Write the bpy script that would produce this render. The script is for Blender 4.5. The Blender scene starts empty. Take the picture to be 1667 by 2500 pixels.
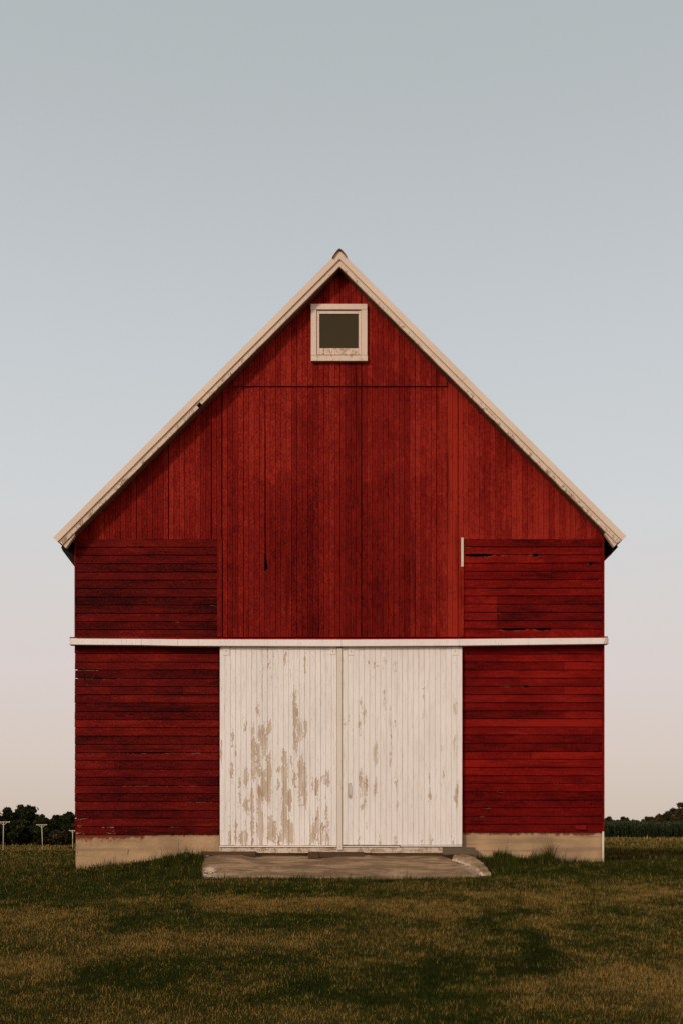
import bpy, math, random
import numpy as np
from mathutils import Matrix, Vector, noise as mnoise

random.seed(7); rng = np.random.default_rng(11)
scene = bpy.context.scene
C = scene.collection
R = math.radians

# ------------------------------------------------------------------ camera
EYE = 1.6; DIST = 15.2; S0 = 160.0; CX = 833.5; HY = 2025.0
cam_d = bpy.data.cameras.new('camera'); cam = bpy.data.objects.new('camera', cam_d); C.objects.link(cam)
cam.location = (0, -DIST, EYE); cam.rotation_euler = (R(90), 0, 0)
cam_d.sensor_fit = 'HORIZONTAL'; cam_d.sensor_width = 24.0; cam_d.lens = 24.0 * S0 * DIST / 1667.0
cam_d.shift_y = (HY - 1250.0) / 1667.0
cam_d.clip_start = 0.1; cam_d.clip_end = 6000
scene.camera = cam

# ------------------------------------------------------------------ light
SUN_DIR = Vector((0.80, 1.0, -0.66)).normalized()          # direction the light travels
elev = math.asin(-SUN_DIR.z)
world = bpy.data.worlds.new('World'); scene.world = world; world.use_nodes = True
nt = world.node_tree; nt.nodes.clear()
N = nt.nodes.new; L = nt.links.new
out = N('ShaderNodeOutputWorld'); bg = N('ShaderNodeBackground'); bg.inputs['Strength'].default_value = 0.1
sky = N('ShaderNodeTexSky'); sky.sky_type = 'NISHITA'; sky.sun_disc = False
sky.sun_elevation = elev; sky.sun_rotation = math.atan2(-SUN_DIR.x, -SUN_DIR.y)
tc = N('ShaderNodeTexCoord'); sep = N('ShaderNodeSeparateXYZ'); L(tc.outputs['Generated'], sep.inputs[0])
ramp = N('ShaderNodeValToRGB'); L(sep.outputs['Z'], ramp.inputs[0])
def lin(c):
    return tuple(((v/255)/12.92 if v/255 <= 0.04045 else ((v/255+0.055)/1.055)**2.4) for v in c)
stops = [(0.0, (206,189,176)), (0.07, (215,200,190)), (0.15, (219,207,203)), (0.21, (216,210,207)),
         (0.30, (210,212,213)), (0.42, (200,205,208)), (0.50, (192,198,201)), (0.58, (184,190,192)), (0.66, (177,185,187)), (1.0, (152,163,168))]
els = ramp.color_ramp.elements
els[0].position = 0.0; els[0].color = (*lin(stops[0][1]), 1)
els[1].position = 1.0; els[1].color = (*lin(stops[-1][1]), 1)
for p, c in stops[1:-1]:
    e = els.new(p); e.color = (*lin(c), 1)
# the western half of the sky (behind the photographer) still glows after sunset
mr = N('ShaderNodeMapRange'); mr.interpolation_type = 'SMOOTHSTEP'
mr.inputs['From Min'].default_value = 0.0; mr.inputs['From Max'].default_value = -0.9
L(sep.outputs['Y'], mr.inputs['Value'])
glow = N('ShaderNodeMix'); glow.data_type = 'RGBA'; glow.blend_type = 'MIX'
L(mr.outputs[0], glow.inputs['Factor'])
glow.inputs[6].default_value = (1, 1, 1, 1); glow.inputs[7].default_value = (1.5, 1.27, 1.14, 1)
mul = N('ShaderNodeMix'); mul.data_type = 'RGBA'; mul.blend_type = 'MULTIPLY'; mul.inputs['Factor'].default_value = 1
L(ramp.outputs[0], mul.inputs[6]); L(glow.outputs[2], mul.inputs[7])
sc = N('ShaderNodeVectorMath'); sc.operation = 'SCALE'; sc.inputs['Scale'].default_value = 10.0
L(mul.outputs[2], sc.inputs[0])
mx = N('ShaderNodeMix'); mx.data_type = 'RGBA'; mx.inputs['Factor'].default_value = 0.97
L(sky.outputs[0], mx.inputs[6]); L(sc.outputs[0], mx.inputs[7])
L(mx.outputs[2], bg.inputs['Color']); L(bg.outputs[0], out.inputs[0])

sd = bpy.data.lights.new('sun', 'SUN'); sd.energy = 2.05; sd.angle = R(8); sd.color = (1.0, 0.87, 0.75)
so = bpy.data.objects.new('sun', sd); C.objects.link(so)
so.rotation_euler = (-SUN_DIR).to_track_quat('Z', 'Y').to_euler(); so.location = (-8, -20, 20)

scene.view_settings.view_transform = 'Standard'; scene.view_settings.look = 'None'
scene.view_settings.exposure = 0.0; scene.view_settings.gamma = 1.0

# ------------------------------------------------------------------ helpers
def at(px, py, Y=0.0):
    s = S0 * DIST / (DIST + Y)
    return (px - CX) / s, EYE + (HY - py) / s
def X(px, Y=0.0): return at(px, 0, Y)[0]
def Z(py, Y=0.0): return at(0, py, Y)[1]

def tag(o, label=None, cat=None, group=None, kind=None):
    if label: o['label'] = label
    if cat: o['category'] = cat
    if group: o['group'] = group
    if kind: o['kind'] = kind
    return o
def empty(name, loc, label, cat, group=None):
    o = bpy.data.objects.new(name, None); C.objects.link(o); o.location = loc
    o.empty_display_size = 0.3
    return tag(o, label, cat, group)
def put(o, parent, local=False):
    C.objects.link(o)
    if parent is not None:
        o.parent = parent
        if not local:
            t = Vector(parent.location)
            o.matrix_parent_inverse = Matrix.Translation(-t)
    return o

class MB:
    def __init__(s): s.v = []; s.f = []; s.a = {}
    def attr(s, name, vals):
        s.a.setdefault(name, {})
        for i, x in vals: s.a[name][i] = x
    def quadgrid(s, rows, attrs=None):
        """rows: list of equal length lists of points"""
        b = len(s.v); n = len(rows[0])
        for r in rows: s.v.extend(r)
        for j in range(len(rows) - 1):
            for i in range(n - 1):
                a = b + j * n + i
                s.f.append((a, a + 1, a + n + 1, a + n))
        if attrs:
            for k, vv in attrs.items():
                d = s.a.setdefault(k, {})
                for i, x in enumerate(vv): d[b + i] = x
        return b
    def box(s, x0, x1, y0, y1, z0, z1, **attrs):
        b = len(s.v)
        s.v += [(x0,y0,z0),(x1,y0,z0),(x1,y1,z0),(x0,y1,z0),(x0,y0,z1),(x1,y0,z1),(x1,y1,z1),(x0,y1,z1)]
        s.f += [(b,b+3,b+2,b+1),(b+4,b+5,b+6,b+7),(b,b+1,b+5,b+4),(b+1,b+2,b+6,b+5),(b+2,b+3,b+7,b+6),(b+3,b,b+4,b+7)]
        for k, x in attrs.items():
            d = s.a.setdefault(k, {})
            for i in range(8): d[b+i] = x
    def prism(s, poly, y0, y1):
        """poly in xz, counter-clockwise seen from -y; extruded y0 (front) .. y1 (back)"""
        b = len(s.v); n = len(poly)
        s.v += [(p[0], y0, p[1]) for p in poly] + [(p[0], y1, p[1]) for p in poly]
        s.f.append(tuple(range(b, b+n))); s.f.append(tuple(range(b+2*n-1, b+n-1, -1)))
        for i in range(n):
            j = (i+1) % n; s.f.append((b+j, b+i, b+n+i, b+n+j))
    def tube(s, pts, rad, n=8):
        rings = []
        for i, p in enumerate(pts):
            p = Vector(p)
            d = (Vector(pts[min(i+1, len(pts)-1)]) - Vector(pts[max(i-1, 0)])).normalized()
            u = d.orthogonal().normalized(); w = d.cross(u)
            r = rad[i] if isinstance(rad, (list, tuple)) else rad
            b = len(s.v)
            for k in range(n):
                t = 2*math.pi*k/n
                s.v.append(tuple(p + u*math.cos(t)*r + w*math.sin(t)*r))
            rings.append(b)
        for a, b in zip(rings, rings[1:]):
            for k in range(n):
                k2 = (k+1) % n; s.f.append((a+k, a+k2, b+k2, b+k))
        s.f.append(tuple(range(rings[0]+n-1, rings[0]-1, -1))); s.f.append(tuple(range(rings[-1], rings[-1]+n)))
    def build(s, name, mat, parent=None, local=False, smooth=False, bevel=0):
        me = bpy.data.meshes.new(name); me.from_pydata([tuple(v) for v in s.v], [], s.f)
        for k, d in s.a.items():
            at_ = me.attributes.new(k, 'FLOAT', 'POINT')
            at_.data.foreach_set('value', [float(d.get(i, 0.0)) for i in range(len(s.v))])
        if smooth: me.polygons.foreach_set('use_smooth', [True]*len(me.polygons))
        me.update(); me.materials.append(mat)
        o = bpy.data.objects.new(name, me); put(o, parent, local)
        if bevel:
            m = o.modifiers.new('bevel', 'BEVEL'); m.width = bevel; m.segments = 2; m.limit_method = 'ANGLE'
        return o

def tri_mesh(name, verts, faces_n, attrs, mat, parent=None, local=False):
    """verts (n,3) array, faces_n = verts per face, consecutive"""
    n = len(verts); nf = n // faces_n
    me = bpy.data.meshes.new(name)
    me.vertices.add(n); me.vertices.foreach_set('co', np.asarray(verts, dtype=np.float32).ravel())
    me.loops.add(n); me.loops.foreach_set('vertex_index', np.arange(n, dtype=np.int32))
    me.polygons.add(nf)
    me.polygons.foreach_set('loop_start', np.arange(0, n, faces_n, dtype=np.int32))
    me.polygons.foreach_set('loop_total', np.full(nf, faces_n, dtype=np.int32))
    for k, v in attrs.items():
        a = me.attributes.new(k, 'FLOAT', 'POINT'); a.data.foreach_set('value', np.asarray(v, dtype=np.float32))
    me.update(calc_edges=True); me.validate(); me.materials.append(mat)
    o = bpy.data.objects.new(name, me); put(o, parent, local)
    return o

# ------------------------------------------------------------------ materials
class NT:
    def __init__(s, name):
        s.m = bpy.data.materials.new(name); s.m.use_nodes = True; s.t = s.m.node_tree
        s.b = s.t.nodes['Principled BSDF']; s.b.inputs['Roughness'].default_value = 0.8
        s.b.inputs['Specular IOR Level'].default_value = 0.25
        s.co = s.t.nodes.new('ShaderNodeTexCoord')
    def n(s, t, **k):
        x = s.t.nodes.new(t)
        for a, v in k.items(): setattr(x, a, v)
        return x
    def l(s, a, b): s.t.links.new(a, b)
    def mapped(s, scale, loc=(0,0,0)):
        m = s.n('ShaderNodeMapping'); m.inputs['Scale'].default_value = scale; m.inputs['Location'].default_value = loc
        s.l(s.co.outputs['Object'], m.inputs[0]); return m.outputs[0]
    def noise(s, scale, vec=(1,1,1), detail=4, rough=0.55, dist=0.0, loc=(0,0,0)):
        x = s.n('ShaderNodeTexNoise'); x.inputs['Scale'].default_value = scale; x.inputs['Detail'].default_value = detail
        x.inputs['Roughness'].default_value = rough; x.inputs['Distortion'].default_value = dist
        s.l(s.mapped(vec, loc), x.inputs['Vector']); return x.outputs[0]
    def attr(s, name):
        x = s.n('ShaderNodeAttribute'); x.attribute_name = name; return x.outputs['Fac']
    def math(s, op, a, b=None, c=None, clamp=False):
        x = s.n('ShaderNodeMath', operation=op); x.use_clamp = clamp
        for i, v in enumerate((a, b, c)):
            if v is None: continue
            if isinstance(v, (int, float)): x.inputs[i].default_value = v
            else: s.l(v, x.inputs[i])
        return x.outputs[0]
    def step(s, v, a, b):
        x = s.n('ShaderNodeMapRange'); x.interpolation_type = 'SMOOTHSTEP'
        x.inputs['From Min'].default_value = a; x.inputs['From Max'].default_value = b
        s.l(v, x.inputs['Value']); return x.outputs[0]
    def mix(s, f, a, b, mode='MIX'):
        x = s.n('ShaderNodeMix', data_type='RGBA', blend_type=mode)
        if isinstance(f, (int, float)): x.inputs[0].default_value = f
        else: s.l(f, x.inputs[0])
        for i, v in ((6, a), (7, b)):
            if isinstance(v, tuple): x.inputs[i].default_value = (*v[:3], 1)
            else: s.l(v, x.inputs[i])
        return x.outputs[2]
    def done(s, col, bump=None, strength=0.3, dist=0.01, rough=None):
        if isinstance(col, tuple): s.b.inputs['Base Color'].default_value = (*col, 1)
        else: s.l(col, s.b.inputs['Base Color'])
        if bump is not None:
            bn = s.n('ShaderNodeBump'); bn.inputs['Strength'].default_value = strength; bn.inputs['Distance'].default_value = dist
            s.l(bump, bn.inputs['Height']); s.l(bn.outputs[0], s.b.inputs['Normal'])
        if rough is not None: s.b.inputs['Roughness'].default_value = rough
        return s.m

def red_paint(name, light, mid, dark, vertical, chipcol=(0.42, 0.27, 0.17)):
    m = NT(name); m.b.inputs['Specular IOR Level'].default_value = 0.04
    st = (1, 1, 0.09) if vertical else (0.08, 1, 1)
    grain = m.noise(55, st, 6, 0.7)
    blot = m.noise(1.6, (1, 1, 0.55) if vertical else (0.5, 1, 1.4), 6, 0.65)
    speck = m.noise(38, (1, 1, 0.7), 5, 0.75)
    tone = m.attr('tone')
    f = m.math('ADD', m.math('MULTIPLY_ADD', tone, 0.75 if vertical else 0.62, 0.17 if vertical else 0.2), m.math('MULTIPLY', m.math('SUBTRACT', blot, 0.5), 1.15 if vertical else 1.6))
    bl2 = m.noise(7.5, (1.8, 1, 0.9) if vertical else (0.4, 1, 1.8), 5, 0.7, loc=(2, 8, 4))
    f = m.math('ADD', f, m.math('MULTIPLY', m.math('SUBTRACT', bl2, 0.5), 0.75))
    f = m.math('ADD', f, m.math('MULTIPLY', m.math('SUBTRACT', grain, 0.5), 0.9))
    f = m.math('ADD', f, m.math('MULTIPLY', m.math('SUBTRACT', speck, 0.5), 1.9), clamp=True)
    c = m.mix(m.step(f, 0.0, 0.5), dark, mid)
    c = m.mix(m.step(f, 0.5, 1.0), c, light)
    # knots and nail stains
    vor = m.n('ShaderNodeTexVoronoi'); vor.inputs['Scale'].default_value = 3.3
    m.l(m.mapped((1.6, 1, 0.8) if vertical else (0.8, 1, 2)), vor.inputs['Vector'])
    c = m.mix(m.math('MULTIPLY', m.step(vor.outputs['Distance'], 0.055, 0.02), 0.75), c, tuple(x*0.5 for x in dark))
    # dark weathered runs
    runs = m.noise(9, (1, 1, 0.05) if vertical else (0.06, 1, 1), 3, 0.5, loc=(5, 0, 2))
    c = m.mix(m.math('MULTIPLY', m.step(runs, 0.56, 0.75), 0.6), c, tuple(x*0.8 for x in dark))
    # chipped edges
    ch = m.math('ADD', m.attr('chip'), m.math('MULTIPLY', m.math('SUBTRACT', m.noise(22, (0.5, 1, 1) if not vertical else (1, 1, 0.5), 6, 0.75), 0.5), 1.6))
    cm = m.step(ch, 0.93, 1.02)
    cc_ = m.mix(m.step(m.attr('chip'), 0.93, 1.0), tuple(x*k for x, k in zip(chipcol, (.62, .42, .36))), chipcol)
    c = m.mix(cm, c, cc_)
    # tiny bare flecks
    fl = m.noise(70, (0.5, 1, 1) if not vertical else (1, 1, 0.5), 3, 0.6, loc=(9, 1, 3))
    c = m.mix(m.math('MULTIPLY', m.step(fl, 0.735, 0.76), 0.6), c, chipcol)
    return m.done(c, m.math('ADD', grain, m.math('MULTIPLY', cm, -0.6)), 0.35, 0.004, 0.72)

M = {}
M['red_board'] = red_paint('red_board_paint', (0.300, 0.0215, 0.0115), (0.165, 0.0072, 0.0046), (0.070, 0.0019, 0.0016), True)
M['red_lap_worn'] = red_paint('worn_red_lap_paint', (0.185, 0.0105, 0.0060), (0.092, 0.0036, 0.0026), (0.022, 0.0013, 0.0012), False)
M['red_lap'] = red_paint('red_lap_paint', (0.235, 0.0095, 0.0058), (0.128, 0.0034, 0.0026), (0.036, 0.0013, 0.0012), False)

def white_paint(name, paint, wood, bias, scale=(1, 1, 0.12), thr=1.0, wear=0.5):
    m = NT(name)
    pe = m.attr('peel')
    n1 = m.noise(30, scale, 8, 0.78)
    n2 = m.noise(60, (1, 1, 0.35), 5, 0.7, loc=(3, 3, 3))
    v = m.math('ADD', pe, m.math('MULTIPLY', m.math('SUBTRACT', n1, 0.5), 2.0))
    v = m.math('ADD', v, m.math('MULTIPLY', m.math('SUBTRACT', n2, 0.5), 1.3))
    v = m.math('ADD', v, bias)
    n3 = m.noise(14, (1, 1, 0.3), 3, 0.6, loc=(6, 1, 8))
    v = m.math('ADD', v, m.math('MULTIPLY', m.math('SUBTRACT', n3, 0.5), 0.8))
    v = m.math('ADD', v, m.math('MULTIPLY', m.attr('joint'), m.math('MULTIPLY', m.step(m.noise(12, (1, 1, 0.5), 5, 0.7, loc=(2, 2, 6)), 0.48, 0.68), 0.8)))
    mask = m.step(v, 0.60, 0.68)
    wg = m.noise(90, (1, 1, 0.08), 5, 0.7)
    wcol = m.mix(wg, tuple(x*0.62 for x in wood), tuple(min(1, x*1.25) for x in wood))
    wcol = m.mix(m.math('MULTIPLY', m.step(m.noise(9, (1, 1, 0.25), 4, 0.6, loc=(8, 8, 1)), 0.4, 0.65), 0.5), wcol, tuple(0.55*p + 0.45*w_ for p, w_ in zip(paint, wood)))
    rust = m.noise(5, (1, 1, 0.6), 3, 0.5, loc=(7, 2, 1))
    wcol = m.mix(m.math('MULTIPLY', m.step(rust, 0.60, 0.72), 0.55), wcol, (0.33, 0.14, 0.07))
    pt = m.mix(m.step(m.noise(2.2, (1, 1, 0.35), 5, 0.6), 0.3, 0.75), tuple(x*0.90 for x in paint), paint)
    pt = m.mix(m.math('MULTIPLY', m.step(m.noise(40, (1, 1, 0.07), 5, 0.75, loc=(1, 5, 2)), 0.48, 0.68), wear), pt, tuple(a*0.55 + b*0.40 for a, b in zip(paint, wood)))
    # small dark cracks
    cr = m.noise(62, (1, 1, 0.13), 5, 0.8, loc=(4, 4, 4))
    pt = m.mix(m.math('MULTIPLY', m.step(cr, 0.585, 0.66), 0.6), pt, tuple(x*0.45 for x in wood))
    c = m.mix(mask, pt, wcol)
    # grime in the joints between boards
    j = m.attr('joint')
    c = m.mix(m.math('MULTIPLY', j, m.math('MULTIPLY', m.step(n1, 0.36, 0.66), 0.75)), c, tuple(x*0.75 for x in wood))
    return m.done(c, m.math('ADD', m.math('MULTIPLY', mask, -1.0), m.math('MULTIPLY', wg, 0.3)), 0.5, 0.003, 0.65)
M['door'] = white_paint('peeling_white_door_paint', (0.84, 0.775, 0.725), (0.54, 0.42, 0.30), 0.07, wear=.9)
M['batten'] = white_paint('worn_batten_paint', (0.74, 0.64, 0.54), (0.50, 0.37, 0.25), 0.10)
M['rail'] = white_paint('white_rail_paint', (0.84, 0.75, 0.69), (0.46, 0.34, 0.24), -0.04, wear=0.3)
M['window_paint'] = white_paint('worn_window_paint', (0.72, 0.56, 0.45), (0.40, 0.25, 0.14), 0.24, scale=(0.35, 1, 0.35))
M['sill_board'] = white_paint('bare_sill_paint', (0.60, 0.50, 0.40), (0.33, 0.22, 0.12), 0.48, scale=(0.2, 1, 1))
M['fascia_metal'] = (lambda m: m.done(m.mix(m.step(m.noise(1.3, (1,1,1), 4), .35, .7), (0.64, 0.50, 0.38), (0.70, 0.56, 0.44)), rough=0.5))(NT('cream_fascia_metal'))
M['fascia_wood'] = white_paint('flaking_fascia_paint', (0.68, 0.52, 0.39), (0.30, 0.18, 0.09), 0.26, scale=(0.5, 1, 0.5))

m = NT('dark_wood'); g = m.noise(30, (0.15, 1, 1), 5, 0.7)
M['dark_wood'] = m.done(m.mix(g, (0.028, 0.013, 0.007), (0.125, 0.065, 0.034)), g, 0.5, 0.01, 0.85)
M['eave_shade'] = NT('shade_black_eave').done((0.010, 0.007, 0.005), rough=0.95)  # flat near-black: the shade under the eaves put into the colour
m = NT('soffit_wood'); g = m.noise(30, (0.3, 0.3, 0.3), 5, 0.7)
M['soffit'] = m.done(m.mix(g, (0.10, 0.062, 0.035), (0.24, 0.16, 0.09)), g, 0.5, 0.01, 0.85)
m = NT('grey_plank_wood'); g = m.noise(30, (0.15, 1, 1), 5, 0.7)
M['grey_wood'] = m.done(m.mix(g, (0.05, 0.035, 0.022), (0.18, 0.125, 0.08)), g, 0.5, 0.01, 0.85)
m = NT('roof_shingle'); g = m.noise(12, (1, 1, 1), 5, 0.7)
M['roof'] = m.done(m.mix(g, (0.07, 0.045, 0.03), (0.15, 0.10, 0.07)), g, 0.5, 0.02, 0.9)

m = NT('rusty_ridge_metal'); g = m.noise(14, (1, 1, 1), 5, 0.7)
M['cap'] = m.done(m.mix(g, (0.14, 0.055, 0.032), (0.28, 0.125, 0.075)), rough=0.8)
# poured concrete of the foundation
m = NT('foundation_concrete')
f1 = m.noise(1.7, (1, 1, 1.3), 6, 0.6); f2 = m.noise(60, (1, 1, 1), 5, 0.7); f3 = m.noise(3.5, (0.15, 1, 3.2), 3, 0.5)
c = m.mix(m.step(f1, 0.3, 0.7), (0.30, 0.188, 0.098), (0.49, 0.315, 0.168))
c = m.mix(m.math('MULTIPLY', m.step(f2, 0.42, 0.66), 0.35), c, (0.20, 0.13, 0.08))
c = m.mix(m.math('MULTIPLY', m.step(f3, 0.5, 0.64), 0.55), c, (0.22, 0.14, 0.085))
crk = m.noise(22, (1, 1, 0.28), 2, 0.4, loc=(8, 2, 5))
c = m.mix(m.math('MULTIPLY', m.step(crk, 0.71, 0.76), 0.8), c, (0.09, 0.05, 0.03))
st = m.attr('stain'); c = m.mix(m.step(m.math('ADD', st, m.math('MULTIPLY', m.math('SUBTRACT', m.noise(9, (1, 1, 0.6), 6, 0.75), 0.5), 2.6)), 0.45, 1.0), c, (0.17, 0.035, 0.018))
M['foundation'] = m.done(c, m.math('ADD', f2, m.math('MULTIPLY', f3, 1.2)), 0.4, 0.008, 0.9)

m = NT('ramp_concrete')
f1 = m.noise(2.4, (0.7, 2.2, 1), 7, 0.7, 0.8); f2 = m.noise(70, (1, 1, 1), 5, 0.75)
c = m.mix(m.step(f1, 0.38, 0.64), (0.175, 0.105, 0.055), (0.42, 0.275, 0.155))
c = m.mix(m.math('MULTIPLY', m.step(f2, 0.42, 0.66), 0.5), c, (0.10, 0.060, 0.035))
f4 = m.noise(7, (1, 1, 1), 4, 0.7, loc=(3, 3, 0))
c = m.mix(m.math('MULTIPLY', m.step(f4, 0.55, 0.75), 0.5), c, (0.16, 0.105, 0.065))
c = m.mix(m.math('MULTIPLY', m.attr('pale'), 0.7), c, (0.50, 0.40, 0.30))
M['ramp'] = m.done(c, m.math('ADD', f2, f4), 0.9, 0.02, 0.92)
m = NT('rubble_stone'); g = m.noise(25, (1, 1, 1), 5, 0.7)
M['rubble'] = m.done(m.mix(g, (0.30, 0.21, 0.13), (0.66, 0.53, 0.39)), g, 0.6, 0.02, 0.9)

m = NT('window_screen'); g = m.noise(160, (1, 1, 1), 3, 0.6)
m.b.inputs['Specular IOR Level'].default_value = 0.1
M['pane'] = m.done(m.mix(g, (0.030, 0.021, 0.008), (0.058, 0.042, 0.018)), rough=0.45)
m = NT('rusty_metal'); g = m.noise(60, (1, 1, 1), 4, 0.7)
M['rust'] = m.done(m.mix(g, (0.10, 0.04, 0.02), (0.28, 0.16, 0.10)), g, 0.4, 0.003, 0.7)
m = NT('painted_handle'); g = m.noise(60, (1, 1, 1), 4, 0.7)
M['handle'] = m.done(m.mix(g, (0.40, 0.28, 0.20), (0.66, 0.56, 0.47)), g, 0.4, 0.003, 0.6)
M['pipe'] = NT('grey_plastic_pipe').done((0.60, 0.52, 0.45), rough=0.5)
m = NT('pole_wood'); g = m.noise(20, (1, 1, 0.1), 4, 0.6)
M['pole'] = m.done(m.mix(g, (0.42, 0.31, 0.23), (0.58, 0.45, 0.34)), rough=0.8)

def foliage(name, a, b, c3):
    m = NT(name); t = m.attr('tone')
    c = m.mix(m.step(t, 0.0, 0.6), a, b); c = m.mix(m.step(t, 0.6, 1.0), c, c3)
    m.b.inputs['Specular IOR Level'].default_value = 0.1
    return m.done(c, rough=0.85)
M['leaf'] = foliage('dark_tree_leaves', (0.009, 0.013, 0.004), (0.024, 0.028, 0.009), (0.065, 0.058, 0.018))
M['leaf_brown'] = foliage('brown_green_leaves', (0.016, 0.012, 0.005), (0.045, 0.033, 0.012), (0.12, 0.075, 0.026))
M['corn'] = foliage('maize_leaves', (0.008, 0.013, 0.005), (0.026, 0.036, 0.013), (0.085, 0.090, 0.030))
m = NT('bark'); M['bark'] = m.done((0.03, 0.022, 0.015), rough=0.9)

GREEN0 = (0.010, 0.0130, 0.0015); GREEN1 = (0.046, 0.055, 0.0055); STRAW0 = (0.105, 0.065, 0.014); STRAW1 = (0.34, 0.190, 0.052)
m = NT('grass_blades')
t = m.attr('tone'); s_ = m.attr('straw')
g = m.mix(t, GREEN0, GREEN1); w = m.mix(t, STRAW0, STRAW1)
M['grass'] = m.done(m.mix(s_, g, w), rough=0.85); m.b.inputs['Specular IOR Level'].default_value = 0.08
m = NT('lawn_soil')
s_ = m.attr('straw'); n1 = m.noise(14, (1, 1.6, 1), 6, 0.75); n2 = m.noise(1.2, (0.6, 1, 1), 5, 0.65)
sf = m.math('ADD', s_, m.math('MULTIPLY', m.math('SUBTRACT', n2, 0.5), 0.8), clamp=True)
g = m.mix(m.step(n1, 0.3, 0.7), (0.006, 0.008, 0.0015), (0.022, 0.025, 0.004))
w = m.mix(m.step(n1, 0.3, 0.7), (0.036, 0.023, 0.006), (0.105, 0.065, 0.020))
m.b.inputs['Specular IOR Level'].default_value = 0.0
M['ground'] = m.done(m.mix(sf, g, w), n1, 0.5, 0.03, 1.0)

# ------------------------------------------------------------------ ground
LK = [(-60,-1.2),(-30,-.75),(-15.2,0.0),(-9,.42),(-4,.745),(-1.3,.885),(0,.965),(5,.90),(20,.42),(40,.15),(59,-.07),(67,-.25),(94,-.78),(185,-1.94),(400,-3.2),(3000,-12)]
RK = [(-60,-1.2),(-30,-.75),(-15.2,0.0),(-9,.42),(-4,.79),(-1.3,.945),(0,1.085),(5,1.03),(20,.80),(50,.60),(131,.16),(200,-.2),(400,-1.5),(3000,-9)]
def smoothk(K):
    a = np.array(K); return a[:, 0], a[:, 1]
lx, lz = smoothk(LK); rx, rz = smoothk(RK)
def bump_x(x):     # bank of earth rising to the doors, along the front wall
    l = np.interp(x, [-4.1, -3.2, -2.5, -2.1, -1.9, 0, 1.9, 2.2, 2.6, 3.4, 4.05], [0.0, .07, .15, .22, .22, .16, .20, .17, .07, .0, -.02])
    return l
def ground_z(x, y):
    x = np.asarray(x, float); y = np.asarray(y, float)
    t = np.clip((x + 4.05) / 8.1, 0, 1)
    z = np.interp(y, lx, lz) * (1 - t) + np.interp(y, rx, rz) * t
    k = np.clip(1 + y / 1.25, 0, 1); k = k * k * (3 - 2 * k); k = k * np.clip(1 - (y - 1) / 4, 0, 1)
    z = z + bump_x(x) * k * (np.abs(x) < 4.3)
    under = (np.abs(x) < 2.3) & (y > -1.5) & (y < 1.5)
    z = np.where(under, np.minimum(z, 0.872 + 0.27*np.clip(1 + y/1.28, 0, 1)), z)
    z = z + 0.018 * np.sin(x * 1.9 + 0.6) * np.sin(y * 1.3 + 1.0) * np.clip((np.abs(y + 6) < 7), 0, 1) * 1.0
    return z
# straw-coloured dry patches of the lawn, (px, py, half width, half height, weight)
PATCH = [(760,2215,210,24,.9),(640,2290,110,14,.55),(300,2305,80,12,.45),(110,2360,150,20,.8),(60,2225,130,14,.5),
         (1180,2200,170,38,.8),(1350,2260,110,24,.65),(1580,2180,130,22,.9),(1540,2400,190,45,.75),(1200,2415,130,18,.7),
         (1040,2230,130,22,.5),(560,2400,160,22,.35),(200,2420,170,22,.35),(900,2330,90,10,.3),(820,2460,220,20,.4),
         (1600,2120,90,12,.55),(60,2118,80,14,.45),(1560,2085,120,8,.75),(1580,2060,140,6,.95),(60,2092,120,10,.4),(1350,2175,90,12,.4),
         (450,2480,200,18,.3),(1300,2480,260,16,.5),(560,2210,60,14,.4)]
DARK = [(1225,2240,34,60,.6),(1255,2320,40,50,.8),(1060,2350,36,60,.6),(430,2228,60,12,.5),(330,2262,50,14,.6),(250,2300,40,14,.6),(180,2345,50,16,.6),(700,2345,90,16,.5),(1250,2365,110,24,.8),(1010,2380,60,30,.7),(1320,2330,60,20,.5),(380,2230,120,10,.4),(1600,2330,70,14,.5),(150,2420,50,10,.5),
        (830,2300,110,12,.4),(1170,2260,30,20,.5),(820,2390,130,24,.45),(300,2390,130,30,.4),(60,2290,60,10,.3)]
def vnoise(x, y, s, seed=0):
    """cheap smooth value noise, vectorised"""
    x = x * s + seed * 17.3; y = y * s + seed * 9.1
    xi = np.floor(x).astype(np.int64); yi = np.floor(y).astype(np.int64); fx = x - xi; fy = y - yi
    fx = fx*fx*(3-2*fx); fy = fy*fy*(3-2*fy)
    def h(a, b):
        n = (a * 374761393 + b * 668265263 + seed * 1442695) & 0x7fffffff
        n = ((n ^ (n >> 13)) * 1274126177) & 0x7fffffff
        return ((n ^ (n >> 16)) & 0xffff) / 65535.0
    return (h(xi, yi)*(1-fx) + h(xi+1, yi)*fx)*(1-fy) + (h(xi, yi+1)*(1-fx) + h(xi+1, yi+1)*fx)*fy
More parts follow.
